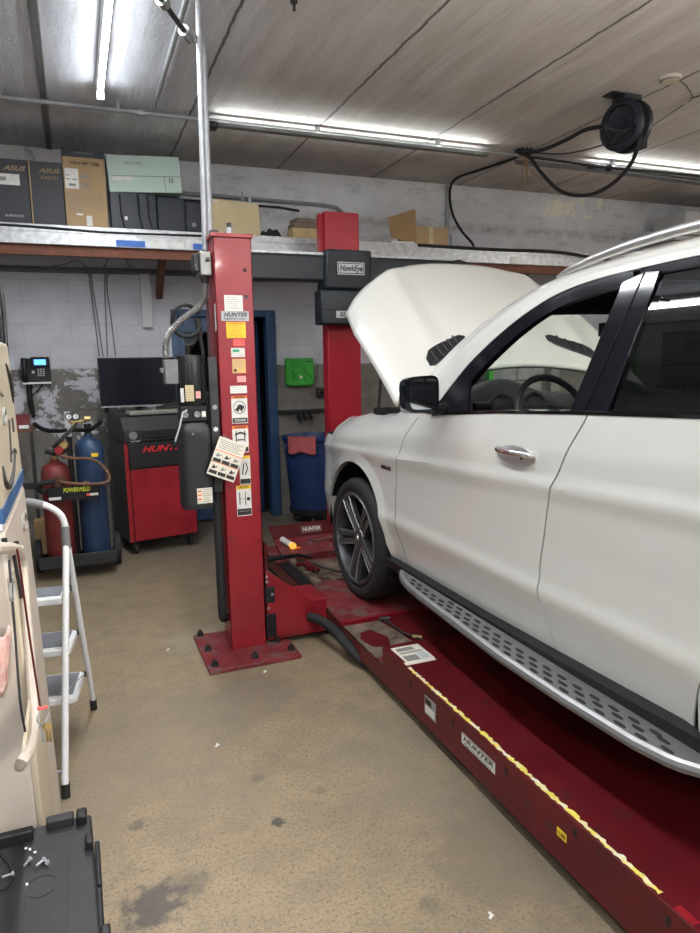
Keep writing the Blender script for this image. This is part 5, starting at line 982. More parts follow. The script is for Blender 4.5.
# ================================================================ the car
XC = 2.52; XM = XC
car = thing('suv', 'white SUV with its bonnet open and driver window down, standing on the red lift runways', 'car', (XC, 2.3, .25))
BELT = [(4.3, 1.26), (4.0, 1.305), (3.6, 1.335), (3.2, 1.36), (2.8, 1.40), (2.36, 1.435), (1.9, 1.46), (1.4, 1.48), (.5, 1.49), (-.2, 1.49)]
belt = lambda y: interp(BELT, y)
WYF, WZF, AR = 3.865, .565, .475; WYR = .82
def XS(y, z, arch=True):
    zc = 1.145 + .0445 * (3.2 - y); zb = belt(y)
    tab = [(.40, .10), (.50, .055), (.58, .028), (.68, .014), (.77, -.006), (.79, -.007), (.83, .006), (.97, .014), (zc - .07, .012), (zc - .012, .0), (zc, -.001), (zc + .022, .013), (zc + .12, .020), (zb, .048), (zb + .1, .06)]
    o = sum(interp(tab, z + d) * w for d, w in ((-.006, .25), (0, .5), (.006, .25)))
    if y > 3.2:   # over the front wing the shoulder rounds inward
        k = min(1, (y - 3.2) / .5); q = max(0, (z - (zb - .15)) / .15); o += .085 * k * q * q
    if y > 4.05: o += .286 * (y - 4.05) ** 2
    if y < .3: o += .22 * (.3 - y) ** 2
    if arch:
        for cy in (WYF, WYR):
            d = math.hypot(y - cy, z - WZF) - AR
            if -.05 < d < .07 and z > WZF - .1: o -= .016 * (1 - max(0, d) / .07)
    return 1.56 + o
FD = [(.5, 3.19), (.6, 3.18), (.743, 3.252), (.90, 3.286), (1.1, 3.27), (1.268, 3.183), (1.364, 3.08), (1.45, 3.02)]
BD = [(.5, 1.93), (.614, 1.96), (.75, 2.02), (.9, 2.031), (1.139, 1.993), (1.333, 1.909), (1.47, 1.833)]
def smt(tab, z): return sum(interp(tab, z + d) for d in (-.04, -.02, 0, .02, .04)) / 5
fd = lambda z: smt(FD, z); bd = lambda z: smt(BD, z)
def cdoor(z):
    if z > 1.05: return .86 + .12 * min(1, (z - 1.05) / .4) * 0
    return max(.86, WYR + math.sqrt(max(0, (AR + .03) ** 2 - (max(z, WZF) - WZF) ** 2)))
def panel(yl, yr, zb, zt, nu, nv, ss=None):
    ss = ss or [i / (nu - 1) for i in range(nu)]; out = []
    for s in ss:
        col = []
        for j in range(nv):
            t_ = j / (nv - 1); z = .9
            for _ in range(6):
                y = yl(z) + (yr(z) - yl(z)) * s; a, b = zb(y), zt(y); z = a + (b - a) * t_
            col.append(Vector((XS(y, z), y, z)))
        out.append(col)
    return out
def add_cols(mb, cols, mi=0, flange=.007):
    nu, nv = len(cols), len(cols[0]); vs = [p for c in cols for p in c]
    fs = [(i * nv + j, i * nv + j + 1, (i + 1) * nv + j + 1, (i + 1) * nv + j) for i in range(nu - 1) for j in range(nv - 1)]
    mb.add(vs, fs, mi)
    if flange:       # edges turned inward
        ring = [cols[i][0] for i in range(nu)] + [cols[-1][j] for j in range(1, nv)] + [cols[i][-1] for i in range(nu - 2, -1, -1)] + [cols[0][j] for j in range(nv - 2, -1, -1)]
        mb.strip(ring, [p + Vector((flange, 0, 0)) for p in ring], mi, False)
    return mb
sill = lambda y: .565 + max(0, (2.4 - y)) * .03
G = .0042
def both(mkr):     # left part, then its mirror image
    a = mkr(None); b = mkr(XM); return a, b
# front wing
ysf = [3.865 + AR * math.cos(math.radians(a)) for a in np.linspace(180, 0, 41)]
def wing(mir):
    mb = MB(); cols = []
    yst = sorted(set([round(v, 5) for v in list(np.linspace(3.15, WYF - AR - .001, 8)) + ysf + list(np.linspace(WYF + AR + .001, 4.36, 3))]))
    for k, y0 in enumerate(yst):
        col = []
        for j in range(40):
            t_ = j / 39; w = max(0, (3.42 - y0) / .27); z = .9
            for _ in range(6):
                y = y0 + (fd(z) - G - 3.15 + .0055) * w if w > 0 else y0
                zb = sill(y) if abs(y - WYF) > AR else max(WZF, WZF + math.sqrt(max(0, AR * AR - (y - WYF) ** 2)))
                if y > WYF + AR: zb = .50
                z = zb + (belt(y) - zb) * t_
            col.append(Vector((XS(y, z), y, z)))
        cols.append(col)
    # the order of stations runs front to back
    add_cols(mb, cols, 0, 0)
    low = [c[0] for c in cols]; mb.strip(low, [p + Vector((.05, 0, 0)) for p in low])
    top = [c[-1] for c in cols]; prev = top
    for dx, dz in ((.02, .012), (.05, .020), (.085, .018), (.10, -.01)):
        nx = [p + Vector((dx, 0, dz)) for p in top]; mb.strip(prev, nx, 0, False); prev = nx
    return mb.build('front_wing', 'white_paint', car, mirror=mir, ang=28)
both(wing)
def dor(mir, which):
    if which == 0: cols = panel(lambda z: bd(z) + G, lambda z: fd(z) - G, sill, lambda y: belt(y), 44, 44)
    else: cols = panel(lambda z: cdoor(z) + G, lambda z: bd(z) - G, sill, lambda y: belt(y), 44, 44)
    return add_cols(MB(), cols).build('front_door' if which == 0 else 'rear_door', 'white_paint', car, mirror=mir, ang=28)
fdL, fdR = both(lambda m: dor(m, 0)); rdL, rdR = both(lambda m: dor(m, 1))
# door gap backing (dark) and black lower sill
def gapb(mir):
    mb = MB()
    for tab, w in ((fd, .03), (bd, .03), (cdoor, .03)):
        zs = np.linspace(.56, 1.36, 24); A_ = [Vector((XS(tab(z), z) + .03, tab(z) - w, z)) for z in zs]; B_ = [Vector((XS(tab(z), z) + .03, tab(z) + w, z)) for z in zs]; mb.strip(A_, B_)
    return mb.build('door_seal', 'black_rubber', car, mirror=mir)
both(gapb)
def quarter(mir):
    mb = MB(); cols = []; yst = sorted(set([round(v, 5) for v in list(np.linspace(-.16, WYR - AR - .001, 8)) + [WYR + AR * math.cos(a) for a in np.linspace(PI, 0, 33)] + [WYR + AR + .01]]))
    for y in yst:
        zb = .50 if y < WYR - AR else (sill(y) if y > WYR + AR else WZF + math.sqrt(max(0, AR * AR - (y - WYR) ** 2))); zt = belt(y)
        if y > .857: zt = max(zb + .001, WZF + math.sqrt(max(.0001, (AR + .028) ** 2 - (y - WYR) ** 2)))
        cols.append([Vector((XS(y, zb + (zt - zb) * j / 29), y, zb + (zt - zb) * j / 29)) for j in range(30)])
    add_cols(mb, cols, 0, 0); low = [c[0] for c in cols]; mb.strip(low, [p + Vector((.05, 0, 0)) for p in low])
    return mb.build('rear_quarter', 'white_paint', car, mirror=mir, ang=28)
both(quarter)
def sillp(mir):
    ys = np.linspace(WYR + AR - .03, 3.36, 40); rows = []
    for dz, dx in ((.02, .03), (.0, .004), (-.008, -.042), (-.05, -.040), (-.10, .02), (-.10, .3)): rows.append([Vector((XS(y, sill(y), False) + dx, y, sill(y) + dz)) for y in ys])
    mb = MB()
    for a, b in zip(rows, rows[1:]): mb.strip(a, b, 0, True)
    return mb.build('sill', 'black', car, mirror=mir)
both(sillp)
# running boards
M['board'] = mat('ribbed_aluminium_board', (.20, .202, .205), .42, .5, .08, 9)
BO = [(3.14, 1.525), (3.05, 1.485), (2.92, 1.455), (2.75, 1.440), (2.42, 1.425), (2.06, 1.405), (1.69, 1.408), (1.40, 1.425), (1.28, 1.45), (1.20, 1.50)]
bo = lambda y: interp(BO, y)
def board(mir):
    ys = np.linspace(1.20, 3.14, 60); zt = .552; rt = running = None
    mb = MB(); prof = ((.02, 0), (.012, .004), (0, -.002), (-.006, -.014), (0, -.03), (.03, -.045), (.10, -.05))
    base = [Vector((1.545, y, zt - .002)) for y in ys]; rows = [base] + [[Vector((bo(y) + dx, y, zt + dz)) for y in ys] for dx, dz in prof] + [[Vector((1.545, y, zt - .05)) for y in ys]]
    for k, (a, b) in enumerate(zip(rows, rows[1:])): mb.strip(a, b, 1 if 1 <= k <= 2 else 0, False)
    mb.add([r[0] for r in rows], [tuple(range(len(rows)))]); mb.add([r[-1] for r in rows], [tuple(range(len(rows)))[::-1]])
    b = mb.build('running_board', ['board', 'alu'], car, mirror=mir)
    mb = MB(); y = 1.32; k = 0
    while y < 2.98:
        for r in range(3):
            x = bo(y) + .032 + r * .028; yy = y + (.040 if r % 2 else 0)
            if x > 1.522: continue
            pts = [Vector((x + .0075 * math.sin(a), yy + .024 * math.cos(a), zt + .0012)) for a in [i * 2 * PI / 12 for i in range(12)]]; mb.prism(pts, (0, 0, .0015))
        y += .080; k += 1
    mb.build('grip_pads', 'black_rubber', b, mirror=mir)
    mb = MB()
    for y in (1.5, 2.1, 2.8): mb.b2((1.50, y, .505), (1.75, y + .05, .53))
    mb.build('board_bracket', 'black', b, mirror=mir)
    return b
both(board)
# nose, bumper, rear end
def nose(mir):
    mb = MB(); n = 40; rows = []
    for z, s in ((.42, .10), (.50, .05), (.58, .03), (.75, .02), (.95, .01), (1.02, .025), (1.08, .055), (1.13, .11), (1.16, .18)):
        row = []
        for i in range(n):
            x = XC - .955 + .955 * (i / (n - 1)) ** 1.6; u = (XC - x) / .955
            y = 4.36 + .56 * max(0, 1 - u ** 4) ** .5; bx = XS(4.36, z, False)
            row.append(Vector((x + (bx - (XC - .955)) * u ** 6 + s * .3 * (1 - u), y - s * (1 - u ** 8), z)))
        rows.append(row)
    for a, b in zip(rows, rows[1:]): mb.strip(a, b, 0, True)
    return mb.build('front_bumper', 'white_paint', car, mirror=mir, ang=60)
both(nose)
mb = MB(); mb.prism([(XC - .5, 4.93, .62), (XC + .5, 4.93, .62), (XC + .42, 4.90, 1.02), (XC - .42, 4.90, 1.02)], (0, .02, 0)); mb.build('grille', 'black_gloss', car)
def hl(mir):
    mb = MB(); mb.prism([(1.62, 4.50, .93), (1.68, 4.70, .93), (1.90, 4.86, .95), (1.92, 4.82, 1.08), (1.70, 4.60, 1.16), (1.66, 4.40, 1.15)], (.02, -.01, .0)); return mb.build('headlight', 'glass', car, mirror=mir)
both(hl)
mb = MB(); ys = [0, 0]; secs = [(-.20, .50), (-.26, .75), (-.22, 1.10), (-.18, 1.49), (-.02, 1.90), (.06, 1.985)]
rows = [[Vector((XC + w * (.9 if z < 1.5 else .9 - .42 * (z - 1.49)), y + .05 * w * w, z)) for w in np.linspace(-1, 1, 17)] for y, z in secs]
for k, (a, b) in enumerate(zip(rows, rows[1:])): mb.strip(a, b, 1 if k == 3 else 0)
mb.build('tailgate', ['white_paint', 'glass_tint'], car, solid=.02)
# greenhouse lines (left side): lower and upper edges of the white roof band
LWL = [(1.604, 2.955, 1.398), (1.608, 2.905, 1.425), (1.622, 2.86, 1.478), (1.65, 2.793, 1.558), (1.687, 2.682, 1.662), (1.735, 2.484, 1.794), (1.769, 2.268, 1.888), (1.783, 2.058, 1.929), (1.789, 1.825, 1.945), (1.792, 1.589, 1.953), (1.79, 1.2, 1.953), (1.783, .75, 1.925), (1.765, .35, 1.86), (1.75, .10, 1.80)]
OWL = [(1.64, 3.36, 1.385), (1.65, 3.30, 1.45), (1.672, 3.235, 1.50), (1.692, 3.168, 1.551), (1.742, 3.0, 1.691), (1.786, 2.798, 1.811), (1.822, 2.539, 1.912), (1.844, 2.304, 1.974), (1.858, 1.993, 2.009), (1.862, 1.656, 2.022), (1.862, 1.2, 2.022), (1.858, .75, 2.005), (1.85, .35, 1.985), (1.84, .06, 1.95)]
LW_ = crom([Vector(p) for p in LWL], 6); OW_ = crom([Vector(p) for p in OWL], 6)
def band(mir):
    mb = MB(); n = 5; rows = []
    for k in range(n):
        t_ = k / (n - 1); rows.append([a.lerp(b, t_) + Vector((-.016, 0, .010)) * math.sin(PI * t_) for a, b in zip(LW_, OW_)])
    for a, b in zip(rows, rows[1:]): mb.strip(a, b, 0, True)
    mb.strip([p + Vector((.03, 0, -.002)) for p in LW_], LW_, 0, True)
    return mb.build('roof_pillar_band', 'white_paint', car, mirror=mir, ang=60)
both(band)
# cowl corner: white body between belt and pillar foot
def cowl(mir):
    mb = MB(); A_ = [Vector((XS(y, belt(y)), y, belt(y))) for y in np.linspace(2.93, 3.42, 12)]; B_ = [Vector((1.605 + .05 * i / 11 * 1, 2.955 + (3.36 - 2.955) * i / 11, 1.398 + (-.01) * i / 11)) for i in range(12)]
    mb.strip(A_, B_, 0, False); return mb.build('cowl_corner', 'white_paint', car, mirror=mir)
both(cowl)
# roof
def rf(u, v):
    i0 = 42; n = len(OW_) - 1; f = i0 + (n - i0) * u; i = min(int(f), n - 1); p = OW_[i].lerp(OW_[i + 1], f - i); w = v * 2 - 1
    x = XC + (p.x - XC) * -w * -1 if 0 else XC + (XC - p.x) * w; c_ = 1 - w * w
    return Vector((x, p.y + .13 * c_ * (1 - u) ** 3, p.z + .075 * c_))
MB().grid(rf, 40, 30, 0, True).build('roof', 'white_paint', car, ang=60)
# roof rails
def rail(mir):
    mb = MB(); pts = [Vector(p) for p in ((1.832, 2.30, 1.972), (1.820, 2.21, 1.990), (1.812, 2.05, 2.014), (1.810, 1.86, 2.034), (1.810, 1.60, 2.046), (1.810, 1.1, 2.052), (1.825, .6, 2.045), (1.84, .22, 1.995))]
    mb.tube(pts, [.009, .014, .016, .017, .017, .017, .017, .012], 0, 12, smooth=6)
    for y in (1.15,): mb.b2((1.815, y, 2.02), (1.845, y + .10, 2.055))
    return mb.build('roof_rail', 'alu', car, mirror=mir)
both(rail)
# windscreen
def wsb(v): w = v * 2 - 1; return Vector((XC + .855 * w, 3.47 - .17 * w * w, 1.40))
def wst(v): w = v * 2 - 1; return Vector((XC + .68 * w, 2.43 - .12 * w * w, 1.995 - .025 * w * w))
MB().grid(lambda u, v: wsb(v).lerp(wst(v), u) + Vector((0, .02, .02)) * math.sin(PI * u), 20, 30, 0).build('windscreen', 'glass', car)
mb = MB(); mb.grid(lambda u, v: wsb(v).lerp(wst(v), .82 + .18 * u) + Vector((0, -.004, -.008 - .02 * (1 - u))), 6, 30); mb.build('header_trim', 'headliner', car, solid=.01)
mb = MB(); mb.grid(lambda u, v: wsb(v) + Vector((0, .10 - .16 * u, .0 - .05 * math.sin(PI * u) * 0 + (.012 if u > .5 else -.005))), 4, 30); mb.build('cowl_panel', 'black', car)
# interior pillar trims
def ap(mir):
    mb = MB(); A_ = [p + Vector((.035, 0, -.005)) for p in LW_[6:46]]; B_ = [p + Vector((.03, -.0, -.035)) for p in OW_[6:46]]; mb.strip(A_, B_, 0)
    C_ = [a.lerp(b, .5) + Vector((.05, -.06, -.01)) for a, b in zip(A_, B_)]; mb.strip(A_, C_); mb.strip(C_, B_); return mb.build('pillar_trim', 'headliner', car, mirror=mir)
both(ap)
# door window frames (gloss black) on the leaning side plane
gx = lambda z: 1.600 + .36 * (z - 1.42)
def beltz(y): return belt(y) + .004
def frames(mir):
    doors = (fdL, rdL) if mir is None else (fdR, rdR); res = []
    D = -.004
    # front door frame: follows the white band with a dark strip, plus the mirror corner and the B post cover
    lo_ = [p for p in LW_ if p.y > 1.84]
    inner = []
    for p in lo_:
        w = .050; k = max(0, (p.y - 2.35)) * .10; inner.append(Vector((0, p.y - .045 - k * 1.0, p.z - w)))
    inner = [Vector((gx(max(q.z, beltz(q.y))) + .006, q.y, max(q.z, beltz(q.y)))) for q in inner]
    mb = MB(); lo2 = [p + Vector((.004, 0, 0)) for p in lo_]; mb.strip(lo2, inner, 0, False); mb.strip(inner, [p + Vector((.035, 0, 0)) for p in inner], 0)
    # mirror corner
    tri = [(2.95, beltz(2.95)), (2.60, beltz(2.60)), (2.69, 1.60), (2.78, 1.56), (2.90, 1.44)]
    mb.prism([Vector((gx(z) + .002, y, z)) for y, z in tri], (.012, 0, 0))
    o = mb.build('window_frame', 'black_gloss', doors[0], mirror=mir); res.append(o)
    mb = MB(); mb.prism([Vector((gx(z) - .002, y, z)) for y, z in ((1.945, beltz(1.945)), (1.872, beltz(1.87)), (1.798, 1.928), (1.885, 1.905))], (.03, 0, 0)); mb.build('post_cover', 'black_gloss', doors[0], mirror=mir, bevel=.002)
    mb = MB(); mb.prism([Vector((gx(z) - .002, y, z)) for y, z in ((1.866, beltz(1.866)), (1.765, beltz(1.76)), (1.730, 1.925), (1.792, 1.930))], (.03, 0, 0)); mb.build('post_cover', 'black_gloss', doors[1], mirror=mir, bevel=.002)
    lo_ = [p for p in LW_ if p.y <= 1.84]; inner = [Vector((gx(p.z - .035) + .006, p.y, p.z - .035)) for p in lo_]
    mb = MB(); mb.strip([p + Vector((.004, 0, 0)) for p in lo_], inner, 0, False); mb.b2((1.61, .80, beltz(.8)), (1.76, .90, 1.93)) if 0 else None
    mb.prism([Vector((gx(z) - .002, y, z)) for y, z in ((.93, beltz(.9)), (.84, beltz(.84)), (.80, 1.90), (.90, 1.91))], (.03, 0, 0))
    mb.build('window_frame', 'black_gloss', doors[1], mirror=mir)
    # rear door glass and quarter glass
    mb = MB()
    def gl(u, v):
        y = .90 + (1.775 - .90) * u; zt = 1.915 if y > 1.2 else 1.89; z = beltz(y) - .01 + (zt - beltz(y) + .01) * v; y2 = y - .035 * v * u
        return Vector((gx(z) + .012 - .010 * math.sin(PI * v) * 1, y2, z))
    mb.grid(gl, 12, 12, 0, False); mb.build('window_glass', 'glass_tint', doors[1], mirror=mir)
    mb = MB(); mb.prism([Vector((gx(z) + .010, y, z)) for y, z in ((.85, beltz(.85)), (.15, beltz(.15) + .02), (.25, 1.80), (.80, 1.89))], (.005, 0, 0)); mb.build('quarter_glass', 'glass_tint', car, mirror=mir)
    # belt moulding
    ys = np.linspace(.10, 2.93, 60); R1 = [Vector((XS(y, belt(y)) - .004, y, belt(y) - .004)) for y in ys]; R2 = [Vector((XS(y, belt(y)) - .006, y, belt(y) + .008)) for y in ys]; R3 = [Vector((XS(y, belt(y)) + .03, y, belt(y) + .012)) for y in ys]; R4 = [Vector((XS(y, belt(y)) + .08, y, belt(y) + .004)) for y in ys]
    mb = MB(); mb.strip(R1, R2, 0, True); mb.strip(R2, R3, 1, True); mb.strip(R3, R4, 1, True); mb.build('belt_moulding', ['black_gloss', 'black_gloss'], car, mirror=mir)
both(frames)
# door handles
def handle(mir, y0, door):
    y0c = y0; z0 = 1.278 if door in (fdL, fdR) else 1.30
    xs = XS(y0, z0)
    mb = MB(); mb.lathe((xs + .0, y0, z0 - .002), -X3, [(.001, -.004), (.95, -.004), (1.0, .0), (.97, .003), (.8, .0), (.001, -.003)], seg=36)
    for v in mb.v: v.y = y0 + (v.y - y0) * .125; v.z = z0 + (v.z - z0) * .040; v.x = xs - .0035 + (v.x - xs) * .6
    cup = mb.build('handle_cup', 'alu', door, mirror=mir)
    mb = MB(); pts = [Vector((xs + .004, y0 + .115, z0 + .012)), Vector((xs - .022, y0 + .09, z0 + .014)), Vector((xs - .032, y0, z0 + .015)), Vector((xs - .022, y0 - .09, z0 + .014)), Vector((xs + .004, y0 - .115, z0 + .010))]
    mb.tube(pts, [.010, .014, .014, .014, .010], 0, 12, smooth=5); mb.build('door_handle', 'chrome', door, mirror=mir)
    mb = MB(); mb.lathe((xs - .028, y0 - .075, z0 + .0), -X3, [(0, 0), (.007, 0), (.007, .003), (0, .003)], seg=12); mb.build('lock', 'dark_steel', door, mirror=mir)
for m_, a, b in ((None, fdL, rdL), (XM, fdR, rdR)): handle(m_, 2.205, a); handle(m_, 1.08, b)
# badge on the wing
plate(car, 'badge', (XS(3.40, 1.062) - .001, 3.40, 1.066), -Y3, Z3, .13, .022, 'chrome', [('r', 0, .1, .45, .9, 'dark_steel'), ('r', .55, .0, 1, 1, 'dark_steel'), ('r', .62, .25, .92, .75, 'chrome')])
# side mirrors
def mir_(mir):
    base = car
    mb = MB()
    def sh(u, v):
        a = 2 * PI * u; w = .088; h = .082; k = 5.0
        c_ = math.copysign(abs(math.cos(a)) ** (2 / k), math.cos(a)); s_ = math.copysign(abs(math.sin(a)) ** (2 / k), math.sin(a)); sc = (1 - v ** 3.0) ** .5 if v < 1 else 0
        return Vector((1.447 + w * c_ * (.35 + .65 * sc) + .02 * v, 2.74 + .15 * v, 1.500 + h * s_ * (.35 + .65 * sc) * (1 + .06 * c_)))
    mb.grid(sh, 49, 16); mb.add([sh(i / 48, 0) for i in range(48)], [tuple(range(48))]); m1 = mb.build('side_mirror', 'black_gloss', car, mirror=mir, ang=50)
    mb = MB(); 
    def gl2(k): a = 2 * PI * k / 48; c_ = math.copysign(abs(math.cos(a)) ** (2 / 5), math.cos(a)); s_ = math.copysign(abs(math.sin(a)) ** (2 / 5), math.sin(a)); return Vector((1.456 + .070 * c_, 2.737, 1.502 + .070 * s_))
    mb.prism([gl2(k) for k in range(48)], (0, -.002, 0)); mb.build('mirror_glass', 'mirror', m1, mirror=mir)
    mb = MB(); mb.tube([(1.48, 2.80, 1.435), (1.55, 2.81, 1.42), (1.63, 2.82, 1.43)], [.022, .022, .03], 0, 12); mb.build('mirror_arm', 'black', m1, mirror=mir)
both(mir_)
# ---- bonnet, raised on its rear hinges
HS = .88; HY = 3.30; HZ = 1.42
nrm = Vector((0, -HS, 1)).normalized(); dirv = Vector((0, 1, HS)).normalized(); HL = 1.40
def yfront(w): return 1.0 - .255 * abs(w) ** 3.2         # run of the bonnet in y, from the hinge line
def hood(w, v):          # w -1..1 across, v 0..1 from hinge to nose
    aw = abs(w); hw = .905 + .025 * v
    y1 = yfront(w); y0 = .04 + .14 * (1 - w * w)
    s_ = y0 + (y1 - y0) * v; x = XC + hw * w * (1 - .05 * max(0, v - .7) / .3)
    crown = .050 * (1 - w * w) + .020 * max(0, 1 - abs(aw - .60) / .13) * min(1, v * 3) - .055 * max(0, (aw - .90) / .10) ** 2 - .03 * max(0, (v - .93) / .07) ** 2
    crown -= .10 * v ** 2 * aw ** 3
    return Vector((x, HY + s_, HZ + HS * s_)) + nrm * crown
ws = sorted(set(list(np.linspace(-1, 1, 61)) + [-.97, .97, -.985, .985, -.95, .95, -.92, .92])); vs_ = sorted(set(list(np.linspace(0, 1, 34)) + [.985, .95]))
mb = MB(); mb.grid(lambda u, v: hood(ws[int(round(u * (len(ws) - 1)))], vs_[int(round(v * (len(vs_) - 1)))]), len(ws), len(vs_), 0, False)
hd = mb.build('bonnet', 'white_paint', car, solid=.028, ang=35)
def hvent(mir):
    mb = MB(); c = [(-.255, .40), (-.235, .335), (-.46, .315), (-.50, .36), (-.52, .43), (-.47, .44)]
    # outline laid on the bonnet skin: w, v pairs
    O = [(-.69, .11), (-.65, .10), (-.37, .19), (-.325, .225), (-.33, .265), (-.37, .28), (-.65, .215), (-.69, .17)]
    n = len(O); P = []
    for i in range(n):
        for k in range(5): a, b = O[i], O[(i + 1) % n]; P.append((a[0] + (b[0] - a[0]) * k / 5, a[1] + (b[1] - a[1]) * k / 5))
    cw, cv = sum(p[0] for p in P) / len(P), sum(p[1] for p in P) / len(P); prev = None
    for k, hh in ((1.0, -.002), (1.0, .007), (.93, .010), (.6, .010), (.3, .010), (.001, .010)):
        ring = [hood(cw + (w - cw) * k, cv + (v - cv) * k) + nrm * hh for w, v in P]; ring.append(ring[0])
        if prev: mb.strip(prev, ring)
        prev = ring
    o = mb.build('bonnet_vent', 'black', hd, mirror=mir)
    mb = MB()
    for k in range(5):
        w = -.63 + .055 * k; v0 = .12 + .019 * k; a = hood(w, v0) + nrm * .011; b = hood(w - .012, v0 + .08) + nrm * .011; mb.tube([a, b], .005, 0, 6)
    mb.build('vent_slat', 'charcoal', o, mirror=mir)
both(hvent)
mb = MB()
for s_ in (-1, 1): MB().tube([(XC + s_ * .78, 3.9, 1.20), (XC + s_ * .80, 3.75, 1.74)], .009, 0, 8).build('bonnet_strut', 'dark_steel', car)
# engine bay
mb = MB(); mb.b2((1.70, 3.42, .55), (3.34, 3.46, 1.37)); mb.b2((1.70, 3.42, 1.15), (1.74, 4.30, 1.22)); mb.b2((3.30, 3.42, 1.15), (3.34, 4.30, 1.22)); mb.b2((1.74, 4.55, .75), (3.30, 4.66, 1.12)); mb.b2((1.74, 3.46, .70), (3.30, 4.6, .75)); mb.build('engine_bay', 'black', car)
mb = MB(); mb.box((2.52, 4.05, 1.10), (.85, .75, .28)); mb.box((1.95, 3.75, 1.20), (.25, .4, .2)); mb.box((3.05, 3.8, 1.18), (.3, .4, .2)); mb.build('engine_cover', 'charcoal', car, bevel=.03)
mb = MB(); mb.prism([(1.70, 3.34, 1.37), (1.70, 3.62, 1.385), (1.70, 3.85, 1.365), (1.70, 3.85, 1.33), (1.70, 3.34, 1.33)], (.05, 0, 0)); mb.tube([(1.72, 3.36, 1.40), (1.74, 3.6, 1.47)], .012, 0, 8); mb.build('bonnet_hinge', 'black', car)
# ---- wheels
def wheel(cx_, cy, side, steer, label=None):
    w = MB(); n = Vector((-side * math.cos(steer), -math.sin(steer) * side, 0)); c = Vector((cx_, cy, .546)); R = .385; W2 = .275
    prof = [(.285, 0.0), (.30, -.004), (.325, .006), (.350, .004), (.368, -.008), (.379, -.028)]
    for k in range(5):
        a = -.040 - k * .045; prof += [(R, a), (R, a - .035), (R - .008, a - .038), (R - .008, a - .042)]
    prof += [(R, -.26), (.372, -.272), (.34, -.28), (.285, -.27)]
    w.lathe(c, n, prof, seg=72)
    # tread blocks: radial grooves
    o = w.build('tyre', 'black_rubber', car, ang=25)
    q = MB(); ax = n; uu_ = ax.orthogonal().normalized(); vv_ = ax.cross(uu_)
    for k in range(72):
        a = 2 * PI * k / 72; r = uu_ * math.cos(a) + vv_ * math.sin(a); tt = -uu_ * math.sin(a) + vv_ * math.cos(a)
        for a0, a1 in ((-.024, -.072), (-.232, -.268)):
            p = c + r * (R + .0005) + ax * a0; p2 = c + r * (R + .0005) + ax * a1 + tt * .01
            q.prism([p - tt * .002, p + tt * .002, p2 + tt * .002, p2 - tt * .002], r * .0012)
    q.build('tread_groove', 'black', o)
    rim = MB(); rim.lathe(c, n, [(.292, .0), (.286, .007), (.276, .004), (.270, -.02), (.262, -.06), (.262, -.2), (.28, -.25), (.292, -.255)], seg=72)
    ro = rim.build('rim', 'alloy', car, ang=30)
    sp = MB(); s2 = MB()
    for k in range(5):
        a0 = 2 * PI * k / 5 + .32
        for sgn in (-1, 1):
            def rp(r, a, h): return c + (uu_ * math.cos(a) + vv_ * math.sin(a)) * r + ax * h
            wi, wo = .017, .018
            def tg(a): return -uu_ * math.sin(a) + vv_ * math.cos(a)
            for (m_, top, dd, sc) in ((sp, 0, .035, 1.0),):
                a_in = a_out = a0; A_ = rp(.045, a0, -.034) + tg(a0) * sgn * .022; B_ = rp(.274, a0, -.002) + tg(a0) * sgn * .034; Mid = rp(.17, a0, -.012) + tg(a0) * sgn * .026
                pts = [A_ - tg(a_in) * wi, Mid - tg(a_in) * wo, B_ - tg(a_out) * wo * 1.1, B_ + tg(a_out) * wo * 1.1, Mid + tg(a_in) * wo, A_ + tg(a_in) * wi]
                bot = [p - ax * dd for p in pts]; mtop = [p for p in pts]
                m_.add(mtop + bot, [(0, 1, 4, 5), (1, 2, 3, 4), (11, 10, 7, 6), (10, 9, 8, 7)] + [(i, i + 6, (i + 1) % 6 + 6, (i + 1) % 6) for i in range(6)])
                e0 = A_ + tg(a_in) * sgn * wi * .8; e1 = Mid + tg(a_in) * sgn * wo * .85; e2 = B_ + tg(a_out) * sgn * wo * .9
                s2.tube([e0 + ax * .0, e1 + ax * .001, e2 + ax * .001], [.004, .004, .005], 0, 6)
    sp.lathe(c - ax * .03, ax, [(0, .012), (.028, .012), (.030, .006), (.062, .004), (.07, -.01), (.07, -.04), (0, -.04)], seg=30)
    sp.build('spokes', 'alloy', ro, bevel=.004); s2.build('spoke_edge', 'alloy_light', ro)
    h = MB(); h.lathe(c - ax * .018, ax, [(0, .004), (.024, .004), (.026, 0)], seg=24); h.build('centre_cap', 'alloy_light', ro)
    b = MB(); b.lathe(c - ax * .11, ax, [(.06, .03), (.065, .012), (.17, .012), (.17, -.012), (.06, -.012)], seg=48); b.lathe(c - ax * .15, ax, [(0, 0), (.255, 0)], seg=40); bo_ = b.build('brake_disc', 'dark_steel', car)
    L = MB(); p = c - ax * .10 + Vector((0, -.12, .06)); L.box(p, (.06, .09, .17)); L.build('brake_caliper', 'dark_steel', bo_, bevel=.01)
wheel(1.565, 3.875, 1, math.radians(2.0)); wheel(2 * XC - 1.565, 3.875, -1, 0)
wheel(1.565, WYR, 1, 0); wheel(2 * XC - 1.565, WYR, -1, 0)
def liner(mir):
    for cy in (WYF, WYR):
        mb = MB()
        mb.grid(lambda u, v: Vector((XS(cy, 1.0) + .02 + .36 * v, cy + (AR + .012) * math.cos(PI * u), WZF - .03 + (AR + .012) * math.sin(PI * u))), 30, 4, 0, True)
        mb.b2((1.90, cy - AR, .45), (1.95, cy + AR, 1.04)); mb.build('wheel_liner', 'black', car, mirror=mir)
both(liner)
